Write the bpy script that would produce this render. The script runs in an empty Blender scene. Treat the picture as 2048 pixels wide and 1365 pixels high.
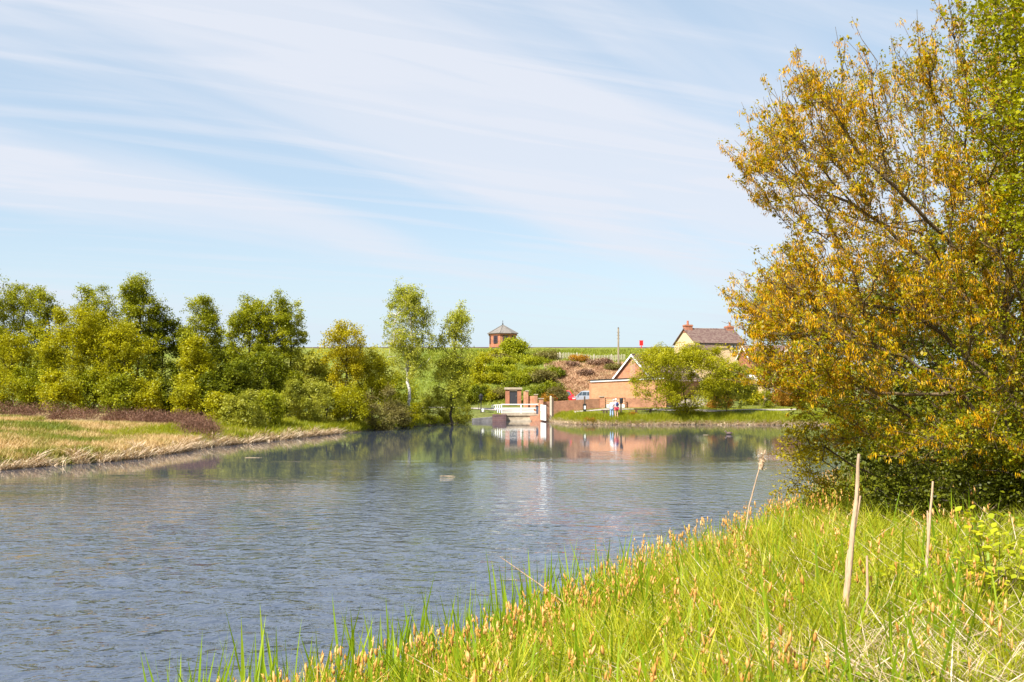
import bpy, math, random
import numpy as np
from mathutils import Vector

# ---------------------------------------------------------------- camera, sky, sun, exposure
S = bpy.context.scene
COL = S.collection
F = 2000.0                      # focal length in photograph pixels (photo 2048 wide)
EYE = 3.0                       # metres above the water
PITCH = math.atan(97.5 / F)
cam_d = bpy.data.cameras.new('camera'); cam = bpy.data.objects.new('camera', cam_d); COL.objects.link(cam)
cam.location = (0, 0, EYE); cam.rotation_euler = (math.pi / 2 + PITCH, 0, 0)
cam_d.sensor_width = 36; cam_d.lens = 36 * F / 2048; cam_d.clip_start = 0.1; cam_d.clip_end = 3000
S.camera = cam

SUN_AZ = math.radians(222); SUN_EL = math.radians(47)      # azimuth clockwise from +Y
sun_dir = Vector((math.sin(SUN_AZ) * math.cos(SUN_EL), math.cos(SUN_AZ) * math.cos(SUN_EL), math.sin(SUN_EL)))
sd = bpy.data.lights.new('sun', 'SUN'); sd.energy = 4.6; sd.angle = math.radians(0.53); sd.color = (1.0, 0.95, 0.86)
sun = bpy.data.objects.new('sun', sd); COL.objects.link(sun)
sun.rotation_euler = sun_dir.to_track_quat('Z', 'Y').to_euler()

world = bpy.data.worlds.new('World'); S.world = world; world.use_nodes = True
wt = world.node_tree; wt.nodes.clear()
def wn(t, **k):
    n = wt.nodes.new(t)
    for a, b in k.items(): setattr(n, a, b)
    return n
def wmath(op, a, b=None, c=None):
    n = wn('ShaderNodeMath', operation=op)
    for i, v in enumerate((a, b, c)):
        if v is None: continue
        if isinstance(v, (int, float)): n.inputs[i].default_value = v
        else: wt.links.new(v, n.inputs[i])
    return n.outputs[0]
sky = wn('ShaderNodeTexSky', sky_type='NISHITA', sun_disc=False, sun_elevation=SUN_EL, sun_rotation=SUN_AZ,
         altitude=150, air_density=1.0, dust_density=0.7, ozone_density=1.2)
geo = wn('ShaderNodeTexCoord')
sep = wn('ShaderNodeSeparateXYZ'); wt.links.new(geo.outputs['Generated'], sep.inputs[0])
zz = wmath('ADD', wmath('MAXIMUM', sep.outputs[2], 0.0), 0.10)
u = wmath('DIVIDE', sep.outputs[0], zz); v = wmath('DIVIDE', sep.outputs[1], zz)
def cirrus(a, b, rot, ox, scale, detail, lo, hi, dist=0.6):
    cr, sr = math.cos(rot), math.sin(rot)
    uu = wmath('ADD', wmath('MULTIPLY', u, cr), wmath('MULTIPLY', v, sr))
    vv = wmath('SUBTRACT', wmath('MULTIPLY', v, cr), wmath('MULTIPLY', u, sr))
    cmb = wn('ShaderNodeCombineXYZ')
    wt.links.new(wmath('ADD', wmath('MULTIPLY', uu, a), ox), cmb.inputs[0]); wt.links.new(wmath('MULTIPLY', vv, b), cmb.inputs[1])
    nz = wn('ShaderNodeTexNoise'); wt.links.new(cmb.outputs[0], nz.inputs['Vector'])
    nz.inputs['Scale'].default_value = scale; nz.inputs['Detail'].default_value = detail; nz.inputs['Distortion'].default_value = dist
    mr = wn('ShaderNodeMapRange'); mr.interpolation_type = 'SMOOTHSTEP'
    wt.links.new(nz.outputs[0], mr.inputs[0]); mr.inputs[1].default_value = lo; mr.inputs[2].default_value = hi
    return mr.outputs[0]
c1 = cirrus(0.22, 1.15, 0.85, 2.2, 0.8, 7, 0.42, 0.60, 0.35)
c2 = cirrus(0.5, 3.6, 0.42, 9.1, 1.3, 12, 0.44, 0.68, 1.1)
c3 = cirrus(0.05, 0.35, 0.3, 1.3, 1.0, 3, 0.30, 0.75, 0.2)
m = wmath('ADD', wmath('MULTIPLY', c1, 0.66), wmath('MULTIPLY', c2, 0.34))
m = wmath('ADD', m, wmath('MULTIPLY', c3, 0.12))
m = wmath('MINIMUM', wmath('ADD', m, 0.10), 0.92)
mix = wn('ShaderNodeMixRGB'); wt.links.new(m, mix.inputs[0])
skg = wn('ShaderNodeMixRGB', blend_type='MULTIPLY'); skg.inputs[0].default_value = 1; skg.inputs[2].default_value = (1.55, 1.42, 1.22, 1)
wt.links.new(sky.outputs[0], skg.inputs[1])
thin = wn('ShaderNodeMixRGB'); thin.inputs[0].default_value = 0.62; wt.links.new(skg.outputs[0], thin.inputs[1]); thin.inputs[2].default_value = (3.15, 4.30, 5.65, 1)
wt.links.new(thin.outputs[0], mix.inputs[1]); mix.inputs[2].default_value = (5.2, 5.45, 6.05, 1)
# pale air near the horizon, all the way round
hz = wn('ShaderNodeMapRange'); hz.interpolation_type = 'SMOOTHSTEP'
wt.links.new(sep.outputs[2], hz.inputs[0]); hz.inputs[1].default_value = 0.0; hz.inputs[2].default_value = 0.17
hz.inputs[3].default_value = 0.9; hz.inputs[4].default_value = 0.0
mix2 = wn('ShaderNodeMixRGB'); wt.links.new(hz.outputs[0], mix2.inputs[0]); wt.links.new(mix.outputs[0], mix2.inputs[1])
mix2.inputs[2].default_value = (4.5, 5.45, 6.05, 1)
bg = wn('ShaderNodeBackground'); bg.inputs[1].default_value = 0.070
wt.links.new(mix2.outputs[0], bg.inputs[0])
wo = wn('ShaderNodeOutputWorld'); wt.links.new(bg.outputs[0], wo.inputs[0])

S.view_settings.view_transform = 'Standard'; S.view_settings.look = 'None'
S.view_settings.exposure = 1.15; S.view_settings.gamma = 1.0; S.view_settings.use_curve_mapping = False
try:
    S.cycles.max_bounces = 8; S.cycles.transparent_max_bounces = 4
except Exception: pass

# ---------------------------------------------------------------- helpers
rng = np.random.default_rng(11)
random.seed(5)
def P(px, py, Y):
    """photo pixel at ground distance Y -> world point"""
    u_, v_ = (px - 1024) / F, (682.5 - py) / F
    c, s = math.cos(PITCH), math.sin(PITCH)
    dx, dy, dz = u_, c - v_ * s, s + v_ * c
    t = Y / dy
    return Vector((dx * t, Y, EYE + dz * t))
def XZ(px, py, Y):
    p = P(px, py, Y); return p.x, p.z

def nodes(name):
    m = bpy.data.materials.new(name); m.use_nodes = True
    nt = m.node_tree; nt.nodes.clear()
    return m, nt
def N(nt, t, ins=None, **k):
    n = nt.nodes.new(t)
    for a, b in k.items(): setattr(n, a, b)
    for a, b in (ins or {}).items():
        if hasattr(b, 'is_output') or isinstance(b, bpy.types.NodeSocket): nt.links.new(b, n.inputs[a])
        else: n.inputs[a].default_value = b
    return n
def c4(c): return (c[0], c[1], c[2], 1)
def mat_plain(name, col, rough=0.7, var=0.25, scale=3.0, bump=0.0, bscale=30, metallic=0.0, col2=None, stretch=(1, 1, 1), lo=0.35, hi=0.65, spec=0.3):
    m, nt = nodes(name)
    tc = N(nt, 'ShaderNodeTexCoord')
    mp = N(nt, 'ShaderNodeMapping', {'Vector': tc.outputs['Object'], 'Scale': stretch})
    nz = N(nt, 'ShaderNodeTexNoise', {'Vector': mp.outputs[0], 'Scale': scale, 'Detail': 6.0, 'Roughness': 0.65})
    mr = N(nt, 'ShaderNodeMapRange', {0: nz.outputs[0], 1: lo, 2: hi})
    c2 = col2 or tuple(max(0, x * (1 - var)) for x in col)
    mx = N(nt, 'ShaderNodeMixRGB', {0: mr.outputs[0], 1: c4(c2), 2: c4(col)})
    b = N(nt, 'ShaderNodeBsdfPrincipled', {'Base Color': mx.outputs[0], 'Roughness': rough, 'Metallic': metallic, 'Specular IOR Level': spec})
    if bump:
        n2 = N(nt, 'ShaderNodeTexNoise', {'Vector': mp.outputs[0], 'Scale': bscale, 'Detail': 4.0})
        bp = N(nt, 'ShaderNodeBump', {'Height': n2.outputs[0], 'Strength': bump, 'Distance': 0.05})
        nt.links.new(bp.outputs[0], b.inputs['Normal'])
    o = N(nt, 'ShaderNodeOutputMaterial', {0: b.outputs[0]})
    return m
def mat_leaf(name, cols, trans=0.35, clump=0.6, gloss=0.012, pos=None, cscale=0.8):
    """foliage: every leaf (mesh island) takes its own tone from a ramp, clumps drift in tone"""
    m, nt = nodes(name)
    g = N(nt, 'ShaderNodeNewGeometry')
    oi = N(nt, 'ShaderNodeObjectInfo')
    nz = N(nt, 'ShaderNodeTexNoise', {'Vector': g.outputs['Position'], 'Scale': cscale, 'Detail': 3.0})
    isl = N(nt, 'ShaderNodeMath', {0: N(nt, 'ShaderNodeMath', {0: g.outputs['Random Per Island'], 1: oi.outputs['Random']}, operation='ADD').outputs[0]}, operation='FRACT')
    nm = N(nt, 'ShaderNodeMapRange', {0: nz.outputs[0], 1: 0.3, 2: 0.7})
    a = N(nt, 'ShaderNodeMath', {0: isl.outputs[0], 1: 1 - clump}, operation='MULTIPLY')
    b = N(nt, 'ShaderNodeMath', {0: nm.outputs[0], 1: clump, 2: a.outputs[0]}, operation='MULTIPLY_ADD')
    r = N(nt, 'ShaderNodeValToRGB', {0: b.outputs[0]})
    cr = r.color_ramp
    n = len(cols)
    for i, c in enumerate(cols):
        p = (i / (n - 1)) if pos is None else pos[i]
        if i == 0: e = cr.elements[0]; e.position = p
        elif i == n - 1: e = cr.elements[-1]; e.position = p
        else: e = cr.elements.new(p)
        e.color = c4(c)
    d = N(nt, 'ShaderNodeBsdfDiffuse', {0: r.outputs[0]})
    hs = N(nt, 'ShaderNodeMixRGB', {0: 1.0, 1: r.outputs[0], 2: (1.25, 1.15, 0.6, 1)}, blend_type='MULTIPLY')
    t = N(nt, 'ShaderNodeBsdfTranslucent', {0: hs.outputs[0]})
    mx = N(nt, 'ShaderNodeMixShader', {0: trans, 1: d.outputs[0], 2: t.outputs[0]})
    gl = N(nt, 'ShaderNodeBsdfGlossy', {'Color': (1, 1, 1, 1), 'Roughness': 0.45})
    m2 = N(nt, 'ShaderNodeMixShader', {0: gloss, 1: mx.outputs[0], 2: gl.outputs[0]})
    N(nt, 'ShaderNodeOutputMaterial', {0: m2.outputs[0]})
    return m
def mat_brick(name, c1, c2, mortar, scale=1.0, bw=0.225, bh=0.075, wear=0.3):
    m, nt = nodes(name)
    tc = N(nt, 'ShaderNodeTexCoord'); s = N(nt, 'ShaderNodeSeparateXYZ', {0: tc.outputs['Object']})
    ad = N(nt, 'ShaderNodeMath', {0: s.outputs[0], 1: s.outputs[1]}, operation='ADD')
    cb = N(nt, 'ShaderNodeCombineXYZ', {0: ad.outputs[0], 1: s.outputs[2]})
    br = N(nt, 'ShaderNodeTexBrick', {'Vector': cb.outputs[0], 'Color1': c4(c1), 'Color2': c4(c2), 'Mortar': c4(mortar), 'Scale': scale,
                                      'Mortar Size': 0.008, 'Brick Width': bw, 'Row Height': bh, 'Bias': 0.0})
    nz = N(nt, 'ShaderNodeTexNoise', {'Vector': tc.outputs['Object'], 'Scale': 1.7, 'Detail': 6.0, 'Roughness': 0.7})
    mr = N(nt, 'ShaderNodeMapRange', {0: nz.outputs[0], 1: 0.35, 2: 0.7, 3: 1 - wear, 4: 1.12})
    mx = N(nt, 'ShaderNodeMixRGB', {0: 1.0, 1: br.outputs[0], 2: mr.outputs[0]}, blend_type='MULTIPLY')
    bp = N(nt, 'ShaderNodeBump', {'Height': br.outputs['Fac'], 'Strength': 0.4, 'Distance': 0.01}, invert=True)
    b = N(nt, 'ShaderNodeBsdfPrincipled', {'Base Color': mx.outputs[0], 'Roughness': 0.85, 'Normal': bp.outputs[0], 'Specular IOR Level': 0.2})
    N(nt, 'ShaderNodeOutputMaterial', {0: b.outputs[0]})
    return m
def mat_glass(name, col=(0.05, 0.07, 0.09)):
    m, nt = nodes(name)
    b = N(nt, 'ShaderNodeBsdfPrincipled', {'Base Color': c4(col), 'Roughness': 0.08, 'Specular IOR Level': 0.8})
    N(nt, 'ShaderNodeOutputMaterial', {0: b.outputs[0]})
    return m

def mesh_np(name, verts, quads=None, tris=None, mat=None, smooth=False):
    me = bpy.data.meshes.new(name)
    verts = np.asarray(verts, dtype=np.float32).reshape(-1, 3)
    q = np.zeros((0, 4), int) if quads is None else np.asarray(quads, dtype=np.int32).reshape(-1, 4)
    t = np.zeros((0, 3), int) if tris is None else np.asarray(tris, dtype=np.int32).reshape(-1, 3)
    me.vertices.add(len(verts)); me.vertices.foreach_set('co', verts.ravel())
    loops = np.concatenate([q.ravel(), t.ravel()]).astype(np.int32)
    tot = np.concatenate([np.full(len(q), 4), np.full(len(t), 3)]).astype(np.int32)
    st = np.concatenate([[0], np.cumsum(tot)[:-1]]).astype(np.int32)
    me.loops.add(len(loops)); me.loops.foreach_set('vertex_index', loops)
    me.polygons.add(len(tot)); me.polygons.foreach_set('loop_start', st)
    try: me.polygons.foreach_set('loop_total', tot)
    except Exception: pass
    me.update(calc_edges=True); me.validate()
    if smooth: me.polygons.foreach_set('use_smooth', np.ones(len(me.polygons), dtype=bool))
    if mat: me.materials.append(mat)
    return me

ORG = {}
def tag(o, label=None, cat=None, group=None, kind=None):
    if label: o['label'] = label
    if cat: o['category'] = cat
    if group: o['group'] = group
    if kind: o['kind'] = kind
    return o
def thing(name, loc, label, cat, group=None, kind=None):
    o = bpy.data.objects.new(name, None); COL.objects.link(o)
    o.empty_display_size = 0.2
    o.location = loc; ORG[o.name] = Vector(loc)
    return tag(o, label, cat, group, kind)
def link(name, me, parent=None, world_coords=True, loc=None):
    o = bpy.data.objects.new(name, me); COL.objects.link(o)
    if parent is not None:
        o.parent = parent
        org = ORG[parent.name]
        if world_coords:
            n = len(me.vertices); a = np.empty(n * 3, dtype=np.float32); me.vertices.foreach_get('co', a)
            a = (a.reshape(-1, 3) - np.array(org, dtype=np.float32)); me.vertices.foreach_set('co', a.ravel())
        elif loc is not None: o.location = Vector(loc) - org
        ORG[o.name] = org.copy() if world_coords else Vector(loc if loc is not None else org)
    else:
        if loc is not None: o.location = loc
        ORG[o.name] = Vector(loc) if loc is not None else Vector((0, 0, 0))
    return o
class MB:
    """collects simple solids, then builds one mesh; optional yaw about an origin"""
    def __init__(s, yaw=0, org=(0, 0, 0)):
        s.v = []; s.f = []; s.c, s.s = math.cos(yaw), math.sin(yaw); s.o = org
    def pt(s, p):
        x, y, z = p
        return (s.o[0] + x * s.c - y * s.s, s.o[1] + x * s.s + y * s.c, s.o[2] + z)
    def add(s, vs, fs):
        b = len(s.v); s.v += [s.pt(p) for p in vs]; s.f += [tuple(b + i for i in f) for f in fs]; return s
    def box(s, x0, x1, y0, y1, z0, z1):
        return s.add([(x0, y0, z0), (x1, y0, z0), (x1, y1, z0), (x0, y1, z0), (x0, y0, z1), (x1, y0, z1), (x1, y1, z1), (x0, y1, z1)],
                     [(0, 3, 2, 1), (4, 5, 6, 7), (0, 1, 5, 4), (1, 2, 6, 5), (2, 3, 7, 6), (3, 0, 4, 7)])
    def hexa(s, b, t):     # bottom four points, top four points
        return s.add(list(b) + list(t), [(0, 3, 2, 1), (4, 5, 6, 7), (0, 1, 5, 4), (1, 2, 6, 5), (2, 3, 7, 6), (3, 0, 4, 7)])
    def bar(s, a, b, w, h=None, r2=None, k=4, cap=True):
        a, b = Vector(a), Vector(b); d = (b - a).normalized()
        ref = Vector((0, 0, 1)) if abs(d.z) < 0.9 else Vector((0, 1, 0))
        e1 = d.cross(ref).normalized(); e2 = d.cross(e1).normalized()
        h = w if h is None else h; r2 = 1.0 if r2 is None else r2
        vs = []
        for q, sc in ((a, 1.0), (b, r2)):
            for i in range(k):
                an = 2 * math.pi * (i + 0.5) / k; f = (1 / math.cos(math.pi / k)) * 0.5 * sc
                vs.append(tuple(q + e1 * (math.cos(an) * w * f) + e2 * (math.sin(an) * h * f)))
        fs = [(i, (i + 1) % k, k + (i + 1) % k, k + i) for i in range(k)]
        if cap: fs += [tuple(reversed(range(k))), tuple(range(k, 2 * k))]
        return s.add(vs, fs)
    def prism(s, prof, y0, y1):   # profile of (x, z) points extruded along y
        n = len(prof)
        vs = [(x, y0, z) for x, z in prof] + [(x, y1, z) for x, z in prof]
        return s.add(vs, [tuple(range(n)), tuple(reversed(range(n, 2 * n)))] + [(i, n + i, n + (i + 1) % n, (i + 1) % n) for i in range(n)])
    def lathe(s, prof, c, k=12):  # (r, z) rings
        vs = []; fs = []
        for r, z in prof:
            for i in range(k):
                a = 2 * math.pi * i / k; vs.append((c[0] + r * math.cos(a), c[1] + r * math.sin(a), c[2] + z))
        for j in range(len(prof) - 1):
            for i in range(k): fs.append((j * k + i, j * k + (i + 1) % k, (j + 1) * k + (i + 1) % k, (j + 1) * k + i))
        fs.append(tuple(reversed(range(k)))); fs.append(tuple(range((len(prof) - 1) * k, len(prof) * k)))
        return s.add(vs, fs)
    def blob(s, c, r, ru=8, rv=6):
        vs = []; fs = []
        for j in range(rv + 1):
            th = math.pi * j / rv
            for i in range(ru):
                a = 2 * math.pi * i / ru
                vs.append((c[0] + r[0] * math.sin(th) * math.cos(a), c[1] + r[1] * math.sin(th) * math.sin(a), c[2] + r[2] * math.cos(th)))
        for j in range(rv):
            for i in range(ru): fs.append((j * ru + i, (j + 1) * ru + i, (j + 1) * ru + (i + 1) % ru, j * ru + (i + 1) % ru))
        return s.add(vs, fs)
    def mesh(s, name, mat, smooth=False, bevel=0):
        me = bpy.data.meshes.new(name); me.from_pydata(s.v, [], s.f); me.materials.append(mat)
        if smooth: me.polygons.foreach_set('use_smooth', [True] * len(me.polygons))
        return me
    def build(s, name, mat, parent=None, smooth=False, bevel=0, label=None):
        o = link(name, s.mesh(name, mat, smooth), parent)
        if bevel:
            b = o.modifiers.new('bevel', 'BEVEL'); b.width = bevel; b.segments = 2; b.limit_method = 'ANGLE'
        if label: o['label'] = label
        return o
def share(name, src, parent, loc):      # another piece with the same mesh data
    o = bpy.data.objects.new(name, src.data); COL.objects.link(o); o.parent = parent
    o.location = loc; ORG[o.name] = ORG[parent.name]; return o

# ---------------------------------------------------------------- the lie of the land
POND = np.array([(-95, 2), (-40, 4), (-20, 5), (-6, 5.9), (-3, 6.5), (-2.0, 7.5), (-1.25, 8.6), (-0.2, 9.8), (0.45, 11.6), (1.7, 14.6), (3.1, 16.6), (5.2, 20), (7.4, 25),
                 (9.6, 30), (13, 40), (18, 55), (24, 70), (27.5, 80), (27, 85.6), (24.5, 86), (20, 85.6), (15, 86.2), (11, 85.7), (8.4, 86.2), (7.4, 87.2), (6.0, 86.9),
                 (4.9, 88.5), (4.2, 92), (3.5, 96.6), (-1.1, 96.6), (-2.0, 95.0), (-4.2, 94), (-5.6, 88), (-7.4, 83), (-10.3, 75), (-12.1, 68), (-13.9, 60), (-15.9, 53), (-16.1, 47), (-16.3, 44),
                 (-17.1, 41.4), (-18.4, 39.5), (-19.2, 37.4), (-24, 35), (-40, 33), (-95, 30)], dtype=float)
_p = POND.copy(); pts = []
for i in range(len(_p)):                                # roughen the shoreline a little
    a, b = _p[i], _p[(i + 1) % len(_p)]; L = np.linalg.norm(b - a); n = max(1, int(L / 1.5)) if L < 22 else 1
    for k in range(n):
        q = a + (b - a) * k / n
        if k: q = q + rng.normal(0, 0.16, 2)
        pts.append(q)
POND = np.array(pts)
def sdist(x, y):
    x = np.atleast_1d(np.asarray(x, float)); y = np.atleast_1d(np.asarray(y, float))
    sh = x.shape; x = x.ravel(); y = y.ravel()
    best = np.full(x.shape, 1e9); ins = np.zeros(x.shape, bool)
    for i in range(len(POND)):
        a, b = POND[i], POND[(i + 1) % len(POND)]; ab = b - a
        t = np.clip(((x - a[0]) * ab[0] + (y - a[1]) * ab[1]) / (ab @ ab), 0, 1)
        best = np.minimum(best, (x - a[0] - t * ab[0]) ** 2 + (y - a[1] - t * ab[1]) ** 2)
        c = ((a[1] > y) != (b[1] > y)) & (x < (b[0] - a[0]) * (y - a[1]) / ((b[1] - a[1]) if b[1] != a[1] else 1e-9) + a[0])
        ins ^= c
    d = np.sqrt(best); d[ins] *= -1
    return d.reshape(sh)
def sm(a, b, x): t = np.clip((x - a) / (b - a), 0, 1); return t * t * (3 - 2 * t)
_k = rng.uniform(-1, 1, (10, 2)); _ph = rng.uniform(0, 6.28, 10)
def wob(x, y, sc):
    s = 0
    for i in range(10): s = s + np.sin((x * _k[i, 0] + y * _k[i, 1]) * 3 / sc + _ph[i])
    return s / 10 ** 0.5 / 1.2
def Hn(x, y):
    x = np.asarray(x, float); y = np.asarray(y, float)
    d = sdist(x, y).reshape(x.shape)
    near = 0.04 + 1.25 * (1 - np.exp(-np.maximum(d, 0) / 3.4))
    left = 0.30 * sm(0, 0.5, d) + 1.15 * (1 - np.exp(-np.maximum(d, 0) / 9.0))
    far = 0.04 + 1.16 * (1 - np.exp(-np.maximum(d, 0) / 2.0))
    wl = sm(28, 33, y) * (1 - sm(76, 88, y)) * (x < 0)
    wf = sm(60, 78, y) * (1 - wl)
    wn_ = np.clip(1 - wl - wf, 0, 1)
    h = near * wn_ + left * wl + far * wf
    h = np.maximum(h, 0.05) + (0.05 * wob(x, y, 2.2) + 0.07 * wob(x, y, 6)) * sm(0.3, 3, d) * (1 - sm(94, 97, y) * (1 - sm(108, 114, y)))
    # the reservoir dam behind, with the cut slope above the yard
    xs = sm(3.5, 6.5, x)
    prof_l = np.interp(y, [105, 111, 125, 149, 158, 172, 200, 900], [0, 0.9, 4.9, 8.05, 8.05, 7.2, 3.5, 2])
    prof_r = np.interp(y, [105, 112.5, 126, 149, 158, 172, 200, 900], [0, 0.25, 5.2, 8.05, 8.05, 7.2, 3.5, 2])
    fade = 1 - sm(17, 21, x) * (1 - sm(134, 146, y))
    pr = (prof_l * (1 - xs) + prof_r * xs) * fade
    vill = np.interp(y, [98, 128, 150, 900], [0, 3.0, 3.6, 3]) * sm(16, 21, x)
    big = 1 - sm(26, 42, x)
    h = h + np.maximum(pr * big, vill) + 0.12 * wob(x, y, 3.1) * sm(110, 116, y) * (1 - sm(140, 148, y))
    h = np.where(d < 0, np.maximum(-1.2, -0.05 + d * 0.6), h)
    return h
def H(x, y): return float(Hn(np.array([x]), np.array([y]))[0])
def G(px, Y):                       # ground point under a photo column at distance Y
    x = (px - 1024) / F * Y * 0.9976; return Vector((x, Y, H(x, Y)))

def axis(parts):
    out = []
    for a, b, s in parts: out += list(np.arange(a, b, s))
    return np.array(out + [parts[-1][1]])
gx = axis([(-900, -300, 60), (-300, -76, 8), (-76, -24, 1.0), (-24, 34, 0.5), (34, 60, 2), (60, 300, 12), (300, 900, 60)])
gy = axis([(-300, -40, 20), (-40, 0, 2), (0, 34, 0.5), (34, 100, 0.6), (100, 160, 0.8), (160, 240, 8), (240, 1500, 60)])
GX, GY = np.meshgrid(gx, gy)
gh = Hn(GX, GY)
GH = gh
nx, ny = len(gx), len(gy)
idx = np.arange(nx * ny).reshape(ny, nx)
quads = np.stack([idx[:-1, :-1], idx[:-1, 1:], idx[1:, 1:], idx[1:, :-1]], -1).reshape(-1, 4)
verts = np.stack([GX, GY, GH], -1).reshape(-1, 3)
# ---------------------------------------------------------------- ground sheet
me = mesh_np('ground', verts, quads, None, None, smooth=True)
X, Y = verts[:, 0], verts[:, 1]; D = sdist(X, Y)
def mixc(base, col, w): return base * (1 - w[:, None]) + np.array(col)[None] * w[:, None]
w1 = wob(X, Y, 1.7) * 0.5 + 0.5; w2 = wob(X, Y, 5.0) * 0.5 + 0.5
col = np.tile(np.array([0.13, 0.16, 0.035]), (len(X), 1))
col = mixc(col, (0.20, 0.19, 0.06), np.clip(w1, 0, 1) * 0.6)
leftz = ((X < -8) & (Y > 25) & (Y < 72)).astype(float)
col = mixc(col, (0.50, 0.36, 0.19), leftz * np.clip(0.55 + 0.5 * w2, 0, 1) * sm(72, 66, Y) if False else leftz * np.clip(0.5 + 0.5 * w2, 0, 1))
nearz = (Y < 34) * (X > -10)
col = mixc(col, (0.22, 0.17, 0.07), nearz * 0.75)
# reservoir face: fresh green grass
dam = sm(107, 111, Y) * (1 - sm(2.0, 4.5, X) * (1 - sm(124.5, 126.5, Y)))
col = mixc(col, (0.16, 0.20, 0.035), dam)
col = mixc(col, (0.23, 0.22, 0.05), dam * np.clip(w2 * 0.7, 0, 1) * 0.8)
yard = sm(4.5, 5.5, X) * sm(100, 101, Y) * (1 - sm(112.2, 113, Y)) * (1 - sm(19, 21, X))
col = mixc(col, (0.33, 0.28, 0.22), yard)
cut = sm(5.3, 6.3, X + .6 * wob(X, Y, 2)) * sm(112.2, 113, Y) * (1 - sm(125, 127, Y)) * (1 - sm(18, 22, X))
col = mixc(col, (0.40, 0.23, 0.13), cut)
col = mixc(col, (0.24, 0.13, 0.075), cut * np.clip(w1 * 1.3 - 0.3, 0, 1))
col = mixc(col, (0.06, 0.05, 0.03), (D < 0.15).astype(float))
at = me.color_attributes.new('tone', 'FLOAT_COLOR', 'POINT')
at.data.foreach_set('color', np.concatenate([col, np.ones((len(col), 1))], 1).astype(np.float32).ravel())
m, nt = nodes('ground')
ca = N(nt, 'ShaderNodeAttribute', attribute_name='tone')
tc = N(nt, 'ShaderNodeTexCoord')
nz = N(nt, 'ShaderNodeTexNoise', {'Vector': tc.outputs['Object'], 'Scale': 2.3, 'Detail': 9.0, 'Roughness': 0.75})
mr = N(nt, 'ShaderNodeMapRange', {0: nz.outputs[0], 1: 0.3, 2: 0.7, 3: 0.6, 4: 1.35})
mx = N(nt, 'ShaderNodeMixRGB', {0: 1.0, 1: ca.outputs[0], 2: mr.outputs[0]}, blend_type='MULTIPLY')
bp = N(nt, 'ShaderNodeBump', {'Height': nz.outputs[0], 'Strength': 0.9, 'Distance': 0.25})
b = N(nt, 'ShaderNodeBsdfPrincipled', {'Base Color': mx.outputs[0], 'Roughness': 0.95, 'Normal': bp.outputs[0], 'Specular IOR Level': 0.1})
N(nt, 'ShaderNodeOutputMaterial', {0: b.outputs[0]})
me.materials.append(m)
tag(link('ground', me), kind='structure')

# ---------------------------------------------------------------- water
m, nt = nodes('water')
tc = N(nt, 'ShaderNodeTexCoord')
sp = N(nt, 'ShaderNodeSeparateXYZ', {0: tc.outputs['Object']})
def M(op, a, b=None, c=None):
    ins = {0: a}
    if b is not None: ins[1] = b
    if c is not None: ins[2] = c
    return N(nt, 'ShaderNodeMath', ins, operation=op).outputs[0]
# wind patches: ruffled in the open pond, calm in the lee of the far trees
pn = N(nt, 'ShaderNodeTexNoise', {'Vector': N(nt, 'ShaderNodeMapping', {'Vector': tc.outputs['Object'], 'Scale': (0.05, 0.16, 1)}).outputs[0], 'Scale': 1.0, 'Detail': 5.0, 'Roughness': 0.65}).outputs[0]
edge = M('ADD', M('MULTIPLY_ADD', M('MINIMUM', sp.outputs[0], 0.0), 0.62, 39.5), M('MULTIPLY', M('SUBTRACT', pn, 0.5), 30.0))
ruff = N(nt, 'ShaderNodeMapRange', {0: M('SUBTRACT', edge, sp.outputs[1]), 1: -6.0, 2: 9.0, 3: 0.03, 4: 1.0}); ruff.interpolation_type = 'SMOOTHSTEP'
patch = N(nt, 'ShaderNodeMapRange', {0: pn, 1: 0.35, 2: 0.65, 3: 0.75, 4: 1.1}).outputs[0]
def wave(scale, sx, sy, det, rot=0.15):
    mp = N(nt, 'ShaderNodeMapping', {'Vector': tc.outputs['Object'], 'Scale': (sx, sy, 1), 'Rotation': (0, 0, rot)})
    return N(nt, 'ShaderNodeTexNoise', {'Vector': mp.outputs[0], 'Scale': scale, 'Detail': det, 'Roughness': 0.55, 'Distortion': 0.4}).outputs[0]
h = M('ADD', M('MULTIPLY', wave(3.3, 0.75, 1.0, 2.5, .25), 1.0), M('MULTIPLY', wave(9.0, 0.7, 1.0, 2.0, 0.3), 0.16))
far_calm = N(nt, 'ShaderNodeMapRange', {0: sp.outputs[1], 1: 14.0, 2: 34.0, 3: 1.0, 4: 0.6}).outputs[0]
bp = N(nt, 'ShaderNodeBump', {'Height': M('MULTIPLY', M('MULTIPLY', h, far_calm), M('MULTIPLY', ruff.outputs[0], patch)), 'Strength': 1.0, 'Distance': 0.10})
b = N(nt, 'ShaderNodeBsdfPrincipled', {'Base Color': (0.046, 0.060, 0.092, 1), 'Roughness': 0.02, 'IOR': 2.0, 'Normal': bp.outputs[0]})
N(nt, 'ShaderNodeOutputMaterial', {0: b.outputs[0]})
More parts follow.
